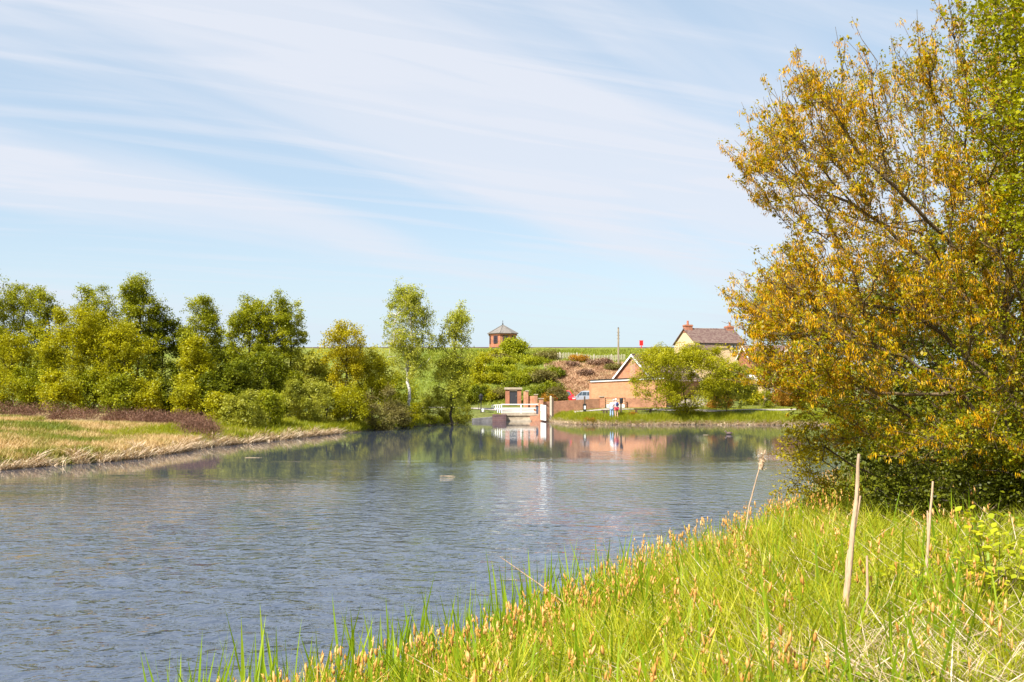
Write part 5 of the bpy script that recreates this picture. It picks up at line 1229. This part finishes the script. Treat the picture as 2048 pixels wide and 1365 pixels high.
OUT = [(a_ + 34 * max(0, min(1, (1800 - a_) / 200)), b_ + (18 if b_ < 200 else 0)) for a_, b_ in OUT]
pp_ = np.concatenate([poly_sample(OUT, 2150), poly_sample([(1520, 570), (1600, 540), (1650, 800), (1590, 800), (1530, 760), (1570, 700), (1525, 640)], 260), poly_sample([(1500, 320), (1530, 240), (1610, 200), (1640, 330), (1570, 380)], 110)])
cxp, cyp = 2000, 520
du = (pp_[:, 0] - cxp) / 540; dv = (pp_[:, 1] - cyp) / 520
dep = np.sqrt(np.clip(1.12 - du ** 2 - dv ** 2 * .7, 0.03, 1)) * 3.3
# crown volume: the traced outline is its limb seen from the bank; depth follows a rounded crown about its own axis
yy = TY + rng.uniform(-1, 1, len(pp_)) * dep
TG = np.array([tuple(P(a_, b_, TY)) for a_, b_ in pp_]); TG[:, 1] = yy
base = np.array([P(2130, 900, TY).x, TY + .5, 0.0]); base[2] = H(base[0], base[1]) - .1
trunk = np.array([base, base + (-.05, 0, .5), base + (-.15, -.05, 1.0), base + (-.35, -.1, 1.7), base + (-.6, -.1, 2.5), base + (-.8, -.15, 3.3)])
A, par = skeleton(TG, trunk, .42)
# ease each joint towards the line between its neighbours, so that limbs run in long curves
for it in range(2):
    A2 = A.copy(); ch = {}
    r0 = pipe(A, par, .004, 2.2)
    best = np.full(len(A), -1)
    for i in range(1, len(A)):
        p_ = par[i]
        if p_ >= 0 and (best[p_] < 0 or r0[i] > r0[best[p_]]): best[p_] = i
    for i in range(6, len(A)):
        if best[i] >= 0: A2[i] = A[i] * .45 + (A[par[i]] + A[best[i]]) * .275
    A = A2
r = pipe(A, par, .0048, 2.05, .17)
BT = thing('catkin_tree', tuple(base), 'large spreading tree hung with orange yellow catkins leaning over the pond on the right', 'tree')
v, q = tubes(A, par, r, 6, 0, 2, .04)
link('trunk', mesh_np('trunk', v, q, None, M_bark_grey, smooth=True), BT)
# twigs: points strung along the thin branches and short side shoots
I = np.nonzero((par >= 0) & (r < .026))[0]
nS = 30000
wgt = np.linalg.norm(A[I] - A[par[I]], axis=1); wgt /= wgt.sum()
k = rng.choice(len(I), nS, p=wgt); t_ = rng.uniform(0, 1, nS)[:, None]
b0 = A[par[I[k]]] * (1 - t_) + A[I[k]] * t_
dirn = A[I[k]] - A[par[I[k]]]; dirn /= np.linalg.norm(dirn, axis=1)[:, None] + 1e-9
sh = dirn * .7 + unit(nS) * .9 + np.array([0, 0, .35]); sh /= np.linalg.norm(sh, axis=1)[:, None]
ln = rng.gamma(2.2, .055, nS)[:, None]; tipp = b0 + sh * ln
nT = 13000
tw = np.zeros((nT * 2, 3)); tw[0::2] = b0[:nT]; tw[1::2] = tipp[:nT]
tpar = np.full(nT * 2, -1); tpar[1::2] = np.arange(nT) * 2
v, q = tubes(tw, tpar, np.full(nT * 2, .0034), 3, 0, 1)
o = link('twigs', mesh_np('twigs', v, q, None, M_bark_grey), BT); o['kind'] = 'stuff'
M_catkin = mat_leaf('catkin', [(0.36, 0.17, 0.002), (0.62, 0.33, 0.003), (0.78, 0.50, 0.008)], trans=.35, clump=.35, cscale=1.2)
M_youngl = mat_leaf('young_leaf', [(0.18, 0.15, 0.003), (0.36, 0.29, 0.004), (0.50, 0.42, 0.008)], trans=.45, clump=.45, cscale=1.0)
# catkin sprays; more leaf and fewer catkins towards the lower right
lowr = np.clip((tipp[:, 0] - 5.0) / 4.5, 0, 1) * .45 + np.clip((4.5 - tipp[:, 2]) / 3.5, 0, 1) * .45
def lump(p, s): return (np.sin(p[:, 0] * s + 1.3 * np.sin(p[:, 2] * s * .8)) + np.sin(p[:, 1] * s * 1.1 + 2.1) + np.sin(p[:, 2] * s * 1.2 + 1.7 * np.sin(p[:, 0] * s * .7)))
# long straight shoots of the last years, fanning outwards and up
nL = 3000; k = rng.choice(I, nL); so = A[k]
out_ = so - np.array([base[0] - .3, base[1], 2.0]); out_ /= np.linalg.norm(out_, axis=1)[:, None]
sdr = out_ + np.array([0, 0, .35]) + rng.normal(0, .28, (nL, 3)); sdr /= np.linalg.norm(sdr, axis=1)[:, None]
sl = rng.uniform(.22, .75, nL)[:, None]; bend = rng.normal(0, .05, (nL, 3)) * sl; smid = so + sdr * sl * .5 + bend; send = so + sdr * sl
tw = np.zeros((nL * 3, 3)); tw[0::3] = so; tw[1::3] = smid; tw[2::3] = send; tpar = np.full(nL * 3, -1); tpar[1::3] = np.arange(nL) * 3; tpar[2::3] = np.arange(nL) * 3 + 1
rr_ = np.tile([.0065, .005, .003], nL)
v, q = tubes(tw, tpar, rr_, 3, 0, 1)
o = link('shoots', mesh_np('shoots', v, q, None, M_bark_grey), BT); o['kind'] = 'stuff'
k = rng.integers(0, nL, 17000); t_ = (1.03 * rng.uniform(.03, 1, 17000) ** .6)[:, None]
onsh = so[k] * (1 - t_) + send[k] * t_ + bend[k] * (1 - np.abs(2 * t_ - 1)) + rng.normal(0, .012, (17000, 3))
tipp = np.concatenate([tipp[:15000], onsh])
lowr = np.clip((tipp[:, 0] - 5.0) / 4.5, 0, 1) * .45 + np.clip((4.5 - tipp[:, 2]) / 3.5, 0, 1) * .45
lm = lump(tipp, 5.5) + .6 * lump(tipp, 12.0); kp = rng.random(len(tipp)) < np.clip(.75 + .28 * lm, .1, 1)
kp |= (lowr > .5) & (rng.random(len(tipp)) < .6)
tipp = tipp[kp]; lowr = lowr[kp]; nS = len(tipp)
isc = rng.random(nS) > .30 + lowr * .6
M_lowl = mat_leaf('shaded_leaf', [(0.10, 0.12, 0.004), (0.22, 0.23, 0.006), (0.38, 0.36, 0.010)], trans=.4, clump=.5, cscale=1.0)  # darker copy of the young leaf, lower crown shade put into its colour
gn_crown('catkins', tipp[isc], spray_protos('catkins', M_catkin, .062, .028, 10, .2), BT, .25, .7, 1.3)
lp_ = np.concatenate([tipp[~isc], tipp[isc][::3]])
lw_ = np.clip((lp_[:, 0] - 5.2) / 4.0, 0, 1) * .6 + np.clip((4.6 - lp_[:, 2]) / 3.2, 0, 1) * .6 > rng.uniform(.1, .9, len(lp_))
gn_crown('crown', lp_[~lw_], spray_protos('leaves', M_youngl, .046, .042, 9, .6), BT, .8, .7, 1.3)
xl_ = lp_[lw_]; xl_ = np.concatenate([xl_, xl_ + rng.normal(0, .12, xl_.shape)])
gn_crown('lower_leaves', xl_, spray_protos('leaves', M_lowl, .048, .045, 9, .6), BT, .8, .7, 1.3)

def near_shrub(name, label, cat, root_p, poly, Yc, depth, n_tg, n_leaf, leaf, mt, bark=M_bark, tip=.005, rmax=.1, sig=.09, width=.6, trunk_h=1.0, bf=.4, up=.3):
    p_ = poly_sample(poly, n_tg); c_ = np.mean(p_, 0); ext = (p_.max(0) - p_.min(0)) / 2
    R2 = ((p_ - c_) / ext); dp = np.sqrt(np.clip(1.05 - (R2 ** 2).sum(1) * .6, .05, 1)) * depth
    T_ = np.array([tuple(P(a_, b_, Yc)) for a_, b_ in p_]); T_[:, 1] = Yc + rng.uniform(-1, 1, n_tg) * dp
    gz_ = Hn(T_[:, 0], T_[:, 1]); T_[:, 2] = np.maximum(T_[:, 2], gz_ + .08)
    b_ = np.array([root_p[0], root_p[1], H(*root_p) - .1])
    d_ = T_.mean(0) - b_; tr = np.array([b_ + d_ * f_ * trunk_h for f_ in (0, .15, .3, .45)])
    A_, pr = skeleton(T_, tr, bf); r_ = pipe(A_, pr, tip, 2.3, rmax)
    ro = thing(name, tuple(b_), label, cat)
    v_, q_ = tubes(A_, pr, r_, 5, 0, 2, .05); link('trunk', mesh_np('trunk', v_, q_, None, bark, smooth=True), ro)
    I_ = np.nonzero((pr >= 0) & (r_ < tip * 6))[0]; k_ = rng.choice(len(I_), n_leaf // 5 + 1); t2 = rng.uniform(0, 1, len(k_))[:, None]
    c0_ = A_[pr[I_[k_]]] * (1 - t2) + A_[I_[k_]] * t2 + rng.normal(0, sig, (len(k_), 3))
    gn_crown('crown', c0_, spray_protos('leaves', mt, leaf, round(leaf * 1.0, 3), 9, width, .5), ro, .5)
    return ro
# bright green broad-leaved tree standing behind it at the top right
G_maple = mat_leaf('leaf_maple', [(0.12, 0.14, 0.004), (0.28, 0.29, 0.005), (0.46, 0.44, 0.008)], trans=.42, clump=.35)
near_shrub('maple_tree', 'bright green leafy tree rising behind the catkin tree at the top right corner', 'tree', (9.2, 13.2),
           [(1975, -60), (1950, 5), (1965, 60), (2000, 110), (1990, 190), (2015, 290), (2030, 400), (2045, 500), (2300, 600), (2600, 500), (2560, 0), (2300, -200), (2080, -180)], 12.4, 1.2, 900, 42000, .050, G_maple, rmax=.17, sig=.16, width=.75, trunk_h=.8, up=.8)
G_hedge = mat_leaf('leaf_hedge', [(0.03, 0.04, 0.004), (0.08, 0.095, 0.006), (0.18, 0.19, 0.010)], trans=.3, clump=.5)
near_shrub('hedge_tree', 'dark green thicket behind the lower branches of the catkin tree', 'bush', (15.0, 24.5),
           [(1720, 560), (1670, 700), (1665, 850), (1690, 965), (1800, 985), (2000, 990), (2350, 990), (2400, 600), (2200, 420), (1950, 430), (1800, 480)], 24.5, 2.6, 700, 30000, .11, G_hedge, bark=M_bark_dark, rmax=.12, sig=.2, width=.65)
near_shrub('undergrowth', 'dark bramble undergrowth below the catkin tree, with deep shade put into its leaf colour', 'bush', (8.0, 15.4),  # dark leaves imitate shade that the crown does not cast here
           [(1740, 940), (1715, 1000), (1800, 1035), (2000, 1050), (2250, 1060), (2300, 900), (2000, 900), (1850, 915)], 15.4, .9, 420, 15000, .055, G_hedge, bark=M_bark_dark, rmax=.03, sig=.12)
near_shrub('alder_sapling', 'small light green sapling reaching left over the water below the catkin tree', 'sapling', (7.1, 20.2),
           [(1530, 1045), (1560, 985), (1560, 930), (1600, 890), (1650, 880), (1700, 930), (1720, 1000), (1690, 1045), (1620, 1030)], 19.2, .9, 150, 1700, .055, G_pale if False else M_youngl, bark=M_bark, tip=.004, rmax=.025, sig=.04)
near_shrub('hanging_branch', 'low leafy branch drooping over the water at the left foot of the catkin tree', 'branch', (8.2, 18.6),
           [(1540, 900), (1590, 840), (1650, 830), (1690, 880), (1640, 930), (1580, 925)], 17.4, .6, 70, 700, .055, M_youngl, bark=M_bark, tip=.004, rmax=.02, sig=.03)

# ---------------------------------------------------------------- foreground sedge bed, grass and canes
M_sedge = mat_leaf('sedge_leaf', [(0.12, 0.17, 0.006), (0.31, 0.35, 0.010), (0.50, 0.47, 0.03), (0.68, 0.54, 0.26)], trans=.4, clump=.32, pos=[0, .4, .8, 1], cscale=1.4)
M_grassn = mat_leaf('near_grass', [(0.14, 0.22, 0.006), (0.28, 0.36, 0.010), (0.46, 0.46, 0.03)], trans=.4, clump=.45, cscale=1.0)
M_flag = mat_leaf('flag_leaf', [(0.13, 0.22, 0.01), (0.24, 0.36, 0.012), (0.36, 0.46, 0.03)], trans=.45, clump=.2)
M_head = mat_leaf('sedge_head', [(0.44, 0.20, 0.04), (0.68, 0.36, 0.09), (0.80, 0.56, 0.24)], trans=.25, clump=.2)
def near_scatter(n, cond, y0=5.2, y1=27.0, pw=1.6):
    out = []
    while sum(map(len, out)) < n:
        yv = (rng.uniform(y0 ** (2 - pw), y1 ** (2 - pw), n * 3)) ** (1 / (2 - pw)); xv = rng.uniform(-.36, .60, n * 3) * yv
        k_ = cond(xv, yv, sdist(xv, yv)); out.append(np.stack([xv[k_], yv[k_]], 1))
    a_ = np.concatenate(out)[:n]; return np.column_stack([a_, np.maximum(Hn(a_[:, 0], a_[:, 1]), -.05)])
def hgt_f(B_): # tall by the water, shorter inland
    d_ = sdist(B_[:, 0], B_[:, 1]); return 1.0 - .45 * sm(2.0, 6.0, d_)
# tufted: points pulled towards tussock centres
def tufted(B_, k_=420, pull=.55):
    c_ = B_[rng.choice(len(B_), k_)]; i_ = rng.integers(0, k_, len(B_))
    best = np.zeros(len(B_), int); bd = np.full(len(B_), 1e9)
    for j in range(k_):
        d2 = (B_[:, 0] - c_[j, 0]) ** 2 + (B_[:, 1] - c_[j, 1]) ** 2; m_ = d2 < bd; bd[m_] = d2[m_]; best[m_] = j
    out = B_.copy(); out[:, :2] += (c_[best, :2] - B_[:, :2]) * pull; out[:, 2] = np.maximum(Hn(out[:, 0], out[:, 1]), -.05); return out
B = tufted(near_scatter(62000, lambda x, y, d: (d > np.where(x < .6, .05, -.25) + .15 * wob(x, y, .5)) & (d < 5.2 + .8 * wob(x, y, 2)) ), 700, .45); n = len(B); hf = hgt_f(B)
v1 = blade_arrays(B, rng.uniform(.26, .74, n) * hf * (1 + .22 * wob(B[:, 0], B[:, 1], .5)), rng.uniform(.006, .013, n), rng.uniform(0, .5, n), rng.uniform(.05, .7, n))
tag(link('sedge_bed', mesh_np('sedge_bed', *v1, M_sedge)), 'bright yellow green sedge bed along the near shore', kind='stuff')
B = near_scatter(52000, lambda x, y, d: (d > 2.6 + .8 * wob(x, y, 2)) & (x > .5)); n = len(B)
v1 = blade_arrays(B, rng.uniform(.14, .42, n), rng.uniform(.004, .009, n), rng.uniform(0, .7, n), rng.uniform(.05, .8, n))
tag(link('meadow_grass', mesh_np('meadow_grass', *v1, M_grassn)), 'fine fresh green grass on the near right bank', kind='stuff')
# broad upright flag leaves
B = np.concatenate([near_scatter(760, lambda x, y, d: (d > -.5 + .25 * wob(x, y, .6)) & (d < .5) & (y < 13.5)), near_scatter(900, lambda x, y, d: (d > -.25 + .2 * wob(x, y, .6)) & (d < 1.6) & (y < 22)), near_scatter(900, lambda x, y, d: (d > -.1) & (d < 4.5))]); n = len(B)
B[:, 2] = np.maximum(B[:, 2] - .05, -.1)
v1 = blade_arrays(B, rng.uniform(.45, 1.0, n), rng.uniform(.014, .028, n), rng.uniform(0, .28, n), rng.uniform(0, .22, n))
tag(link('flag_leaves', mesh_np('flag_leaves', *v1, M_flag)), 'broad upright green flag leaves standing in the near sedge', kind='stuff')
B = near_scatter(520, lambda x, y, d: (d > -.55 + .35 * wob(x, y, .5)) & (d < .35) & (x > -2.6) & (x < 1.5) & (y < 13.5), y0=6.8); n = len(B); B[:, 2] = -.05
v1 = blade_arrays(B, rng.uniform(.6, 1.3, n), rng.uniform(.02, .034, n), rng.uniform(0, .22, n), rng.uniform(0, .12, n))
tag(link('flag_leaves', mesh_np('flag_leaves', *v1, M_flag)), 'tall broad reed blades standing in the water at the bottom edge', kind='stuff')
# dead straw lying in the base
B = np.concatenate([near_scatter(5000, lambda x, y, d: (d > -.1) & (d < 9), pw=1.8), near_scatter(900, lambda x, y, d: (np.hypot((x - 2.6) / 1.3, y - 6.9) < .75 + .45 * wob(x, y, .5)))]); n = len(B); B[:, 2] += rng.uniform(.01, .22, n)
v1 = blade_arrays(B, rng.uniform(.12, .42, n), rng.uniform(.005, .011, n), rng.uniform(1.2, 4, n) * .6, rng.uniform(.0, .5, n))
tag(link('dead_straw', mesh_np('dead_straw', *v1, M_reed)), 'bleached dead straw lying low among the near sedge', kind='stuff')
cs_ = P(1700, 1290, 7.6)
# sedge flower heads on stems
B = np.concatenate([near_scatter(1000, lambda x, y, d: (d > -.1) & (d < 1.1 + .9 * wob(x, y, 1.0)) & (x > -1.9)), near_scatter(420, lambda x, y, d: (d > 1.2) & (d < 4.5)), near_scatter(60, lambda x, y, d: (d > 4.5) & (d < 7.5))]); n = len(B)
B = tufted(B, 210, .6)
hh = rng.uniform(.45, .78, n) * (1 - .3 * sm(2, 6, sdist(B[:, 0], B[:, 1]))); az = rng.uniform(0, 6.28, n); le = rng.uniform(0, .22, n)
top_ = B + np.stack([np.cos(az) * le * hh, np.sin(az) * le * hh, hh], 1); ax_ = top_ - B; ax_ /= np.linalg.norm(ax_, axis=1)[:, None]
s1 = np.zeros((n * 2, 3)); s1[0::2] = B; s1[1::2] = top_; sp1 = np.full(n * 2, -1); sp1[1::2] = np.arange(n) * 2
v, q = tubes(s1, sp1, np.full(n * 2, .0022), 3)
tag(link('sedge_stems', mesh_np('sedge_stems', v, q, None, M_sedge)), 'thin green stems under the orange sedge flower heads', kind='stuff')
hv = []
for dz_, Lk, rk in ((-.02, .075, .0105), (-.085, .05, .008)):
    c_ = top_ + ax_ * dz_ + rng.normal(0, .004, (n, 3)); jit = ax_ + rng.normal(0, .12, (n, 3)); jit /= np.linalg.norm(jit, axis=1)[:, None]
    m_ = slice(None) if dz_ > -.05 else rng.random(n) < .6
    hv.append(spindle_arrays(c_[m_], (Lk * rng.uniform(.5, 1.5, n))[m_], (rk * rng.uniform(.55, 1.3, n))[m_], jit[m_]))
# loose florets round each head
fl = np.repeat(top_, 6, axis=0) + np.repeat(ax_, 6, axis=0) * rng.uniform(-.03, .06, n * 6)[:, None] + rng.normal(0, .008, (n * 6, 3))
fq = leaf_arrays(fl, .026, width=.35, axis=np.repeat(ax_, 6, axis=0) + rng.normal(0, .5, (n * 6, 3)))
hv.append((fq[0], fq[1], np.zeros((0, 3), int)))
v, q, t2 = join_arrays(hv)
tag(link('sedge_flower_heads', mesh_np('sedge_flower_heads', v, q, t2, M_head)), 'orange buff sedge flower heads dotted over the near shore', kind='stuff')

M_cane = mat_plain('dead_cane', (0.62, 0.42, 0.26), .8, .45, 9, .5, 40, stretch=(1, 1, .15), col2=(.36, .25, .17))
def ground_hit(px_, py_, y0=5.0, y1=40.0):
    u_, v_ = (px_ - 1024) / F, (682.5 - py_) / F; c_, s_ = math.cos(PITCH), math.sin(PITCH); d_ = Vector((u_, c_ - v_ * s_, s_ + v_ * c_))
    for Y_ in np.arange(y0, y1, .1):
        t3 = Y_ / d_.y
        if EYE + d_.z * t3 <= max(H(d_.x * t3, Y_), 0): return Y_
    return y1
def cane(name, lab, pts_, Y_, r0_, r1_, cat='cane', y_end=None, head=False, group=None, split=None):
    W = [P(a_, b_, Y_ + ((y_end or Y_) - Y_) * i / (len(pts_) - 1)) for i, (a_, b_) in enumerate(pts_)]
    W[0] = Vector((W[0].x, W[0].y, max(min(W[0].z, 9), H(W[0].x, W[0].y) - .1) if False else W[0].z))
    ro = thing(name, tuple(W[0]), lab, cat, group); A_ = [];
    for i in range(len(W) - 1):
        for f_ in np.linspace(0, 1, 5)[:-1]: p_ = W[i].lerp(W[i + 1], f_); A_.append((p_.x + random.uniform(-1, 1) * r0_ * .12, p_.y, p_.z))
    A_.append(tuple(W[-1])); A_ = np.array(A_); pr = np.arange(-1, len(A_) - 1); rr_ = np.linspace(r0_, r1_, len(A_))
    v_, q_ = tubes(A_, pr, rr_, 8); link('stem', mesh_np('stem', v_, q_, None, M_cane, smooth=True), ro)
    return ro, W
Yc = 8.6
r_, W = cane('dead_cane', 'tallest thick bleached cane standing up from the sedge, flat cut at its top', [(1690, 1225), (1700, 1120), (1712, 1000), (1718, 908)], Yc, .030, .013)
v_, q_ = tubes(np.array([tuple(P(1706, 1075, Yc)), tuple(P(1721, 992, Yc))]), np.array([-1, 0]), np.array([.012, .010]), 7); link('side_stub', mesh_np('side_stub', v_, q_, None, M_cane), r_)
v_, q_ = tubes(np.array([tuple(P(1690, 1230, Yc)), tuple(P(1694, 1120, Yc)), tuple(P(1697, 1100, Yc))]), np.array([-1, 0, 1]), np.array([.014, .012, .006]), 7); link('split_sheath', mesh_np('split_sheath', v_, q_, None, M_cane), r_)
Yc = 9.4
r_, W = cane('dead_cane', 'thinner bleached cane at the edge of the shade with a short side stub', [(1852, 1150), (1858, 1060), (1866, 963)], Yc, .016, .010)
v_, q_ = tubes(np.array([tuple(P(1856, 1085, Yc)), tuple(P(1855, 1022, Yc))]), np.array([-1, 0]), np.array([.009, .008]), 7); link('side_stub', mesh_np('side_stub', v_, q_, None, M_cane), r_)
cane('dead_cane', 'short broken pale cane beside the foot of the tallest one', [(1734, 1230), (1735, 1170), (1734, 1112)], 8.5, .014, .009)
cane('leaning_cane', 'thin pale cane leaning left over the water from the sedge edge', [(1140, 1215), (1080, 1170), (1000, 1114)], 10.6, .009, .004)
r_, W = cane('bulrush', 'bulrush with a ragged seed head leaning above the near sedge by the water', [(1480, 1130), (1499, 1010), (1515, 950), (1526, 912)], 14.2, .012, .007, cat='bulrush')
A_ = np.array([tuple(P(1521, 938, 14.2)), tuple(P(1525, 918, 14.2)), tuple(P(1531, 900, 14.2))]); 
v_, q_ = tubes(A_, np.array([-1, 0, 1]), np.array([.028, .045, .008]), 8); link('seed_head', mesh_np('seed_head', v_, q_, None, M_cane, smooth=True), r_)
fl = np.array(P(1524, 920, 14.2)) + rng.normal(0, 1, (160, 3)) * np.array([.025, .02, .06]); link('seed_fluff', leaf_mesh('seed_fluff', fl, .04, M_reed, width=.3), r_)['kind'] = 'stuff'
# bleached curled reed leaf clump at the water edge
ce = P(1000, 1255, 9.9); n = 46
B = np.array([[ce.x + rng.normal(0, .10), ce.y + rng.normal(0, .1), .0] for _ in range(n)])
v1 = blade_arrays(B, rng.uniform(.18, .4, n), rng.uniform(.012, .022, n), rng.uniform(.2, 1.2, n), rng.uniform(.5, 1.4, n))
o = link('dead_reed_clump', mesh_np('dead_reed_clump', *v1, M_reed)); tag(o, 'curled bleached dead reed leaves at the water edge near the leaning cane', 'reed clump')
# bramble with single leaves at the right edge
M_bleaf = mat_leaf('bramble_leaf', [(0.30, 0.36, 0.008), (0.44, 0.46, 0.012), (0.52, 0.50, 0.02)], trans=.45, clump=0, gloss=.03)
def leaf_proto(s=1.0):
    m_ = MB(); n_ = 6
    prof = [(0, 0), (.22, .30), (.34, .62), (.22, .85), (0, 1.08)]
    vs = [(0, 0, 0), (0, .5, -.03), (0, 1.08, -.06)] + [(x, y, .05 - y * .04) for x, y in prof[1:-1]] + [(-x, y, .05 - y * .04) for x, y in prof[1:-1]]
    m_.add([(a_ * s, b_ * s, c_ * s) for a_, b_, c_ in vs], [(0, 3, 4, 1), (1, 4, 5, 2), (0, 1, 7, 6), (1, 2, 8, 7)]); return m_.mesh('leaf', M_bleaf, False)
leafm = leaf_proto(.072)
def bramble(lab, root_px, Yc, sprays, nleaf):
    rx = P(root_px[0], root_px[1], Yc); gz_ = H(rx.x, Yc); org_ = (rx.x, Yc, gz_ - .05)
    ro = thing('bramble', org_, lab, 'bramble'); m_ = MB(); tipsp = []
    for (x1_, y1_) in sprays:
        e_ = P(x1_, y1_, Yc + random.uniform(-.35, .35)); s_ = Vector(org_); mid = s_.lerp(e_, .5) + Vector((random.uniform(-.05, .05), 0, .10)); prev = s_
        for i in range(1, 9):
            f_ = i / 8; p_ = s_ * (1 - f_) ** 2 + mid * 2 * f_ * (1 - f_) + e_ * f_ ** 2; m_.bar(prev, p_, .008 * (1.2 - f_), k=4, cap=False)
            if f_ > .3: tipsp.append((prev, p_))
            prev = p_
    m_.build('stem', M_bark, ro)
    for i in range(nleaf):
        a_, b_ = random.choice(tipsp); p_ = a_.lerp(b_, random.random()) + Vector([random.gauss(0, .035) for _ in range(3)])
        o = bpy.data.objects.new('leaf', leafm); COL.objects.link(o); o.parent = ro; o.location = p_ - Vector(org_)
        o.rotation_euler = (random.uniform(-.6, .5), random.uniform(-.5, .5), random.uniform(0, 6.28)); sc_ = random.uniform(.7, 1.35); o.scale = (sc_, sc_, sc_)
bramble('bright yellow green bramble sprays in the sun at the right edge below the shade', (1990, 1180), 8.9,
        [(1925, 985), (1945, 1020), (1960, 1060), (1905, 1075), (1990, 1060), (2030, 1050), (2060, 1090), (1940, 1110), (2040, 1120), (1910, 1100), (2080, 1060), (2000, 1020), (1960, 1130)], 300)
bramble('small low bramble tuft in the grass left of the bright bramble sprays', (1800, 1180), 9.6, [(1770, 1130), (1810, 1120), (1840, 1140), (1790, 1150), (1860, 1120), (1895, 1060)], 90)
# low broad-leaved weeds through the grass
G_weed = mat_leaf('weed_leaf', [(0.07, 0.13, 0.006), (0.15, 0.23, 0.010), (0.26, 0.32, 0.012)], trans=.35, clump=.3)
wc = near_scatter(46, lambda x, y, d: (d > 1.0) & (y < 17)); wi_ = rng.integers(0, len(wc), 5200); wr_ = rng.uniform(.12, .32, len(wc))
Lw = wc[wi_] + np.stack([rng.normal(0, 1, 5200) * wr_[wi_], rng.normal(0, 1, 5200) * wr_[wi_], rng.uniform(.10, .42, 5200)], 1)
tag(link('weeds', leaf_mesh('weeds', Lw, .05, G_weed, width=.6, up=.8)), 'small dark green leafy weeds among the near grass', kind='stuff')
# dock leaves right at the bottom edge
M_dock = mat_leaf('dock_leaf', [(0.16, 0.26, 0.03), (0.22, 0.34, 0.04), (0.26, 0.38, 0.05)], trans=.35, clump=.3)
gx_ = P(1160, 1365, 7.3).x; dz = H(gx_, 7.3); dk_ = thing('dock_plant', (gx_, 7.3, dz), 'broad leaved dock plant at the bottom edge of the photo', 'plant')
for i in range(7):
    az_ = random.uniform(0, 6.28); L_ = random.uniform(.35, .55); wd_ = .065; vs = []; fs = []
    dx_, dy_ = math.cos(az_), math.sin(az_)
    for j in range(9):
        f_ = j / 8; w2_ = wd_ * math.sin(math.pi * min(1, f_ * .93 + .05)) ** .8; zz_ = L_ * (f_ - .25 * f_ * f_); rr_ = L_ * (.12 * f_ + .3 * f_ * f_)
        for s_ in (-1, 0, 1): vs.append((dx_ * rr_ - dy_ * s_ * w2_, dy_ * rr_ + dx_ * s_ * w2_, zz_ + abs(s_) * .015))
    for j in range(8):
        for s_ in (0, 1): a_ = j * 3 + s_; fs.append((a_, a_ + 1, a_ + 4, a_ + 3))
    MB(0, (gx_, 7.3, dz)).add(vs, fs).build('leaf', M_dock, dk_, smooth=True)
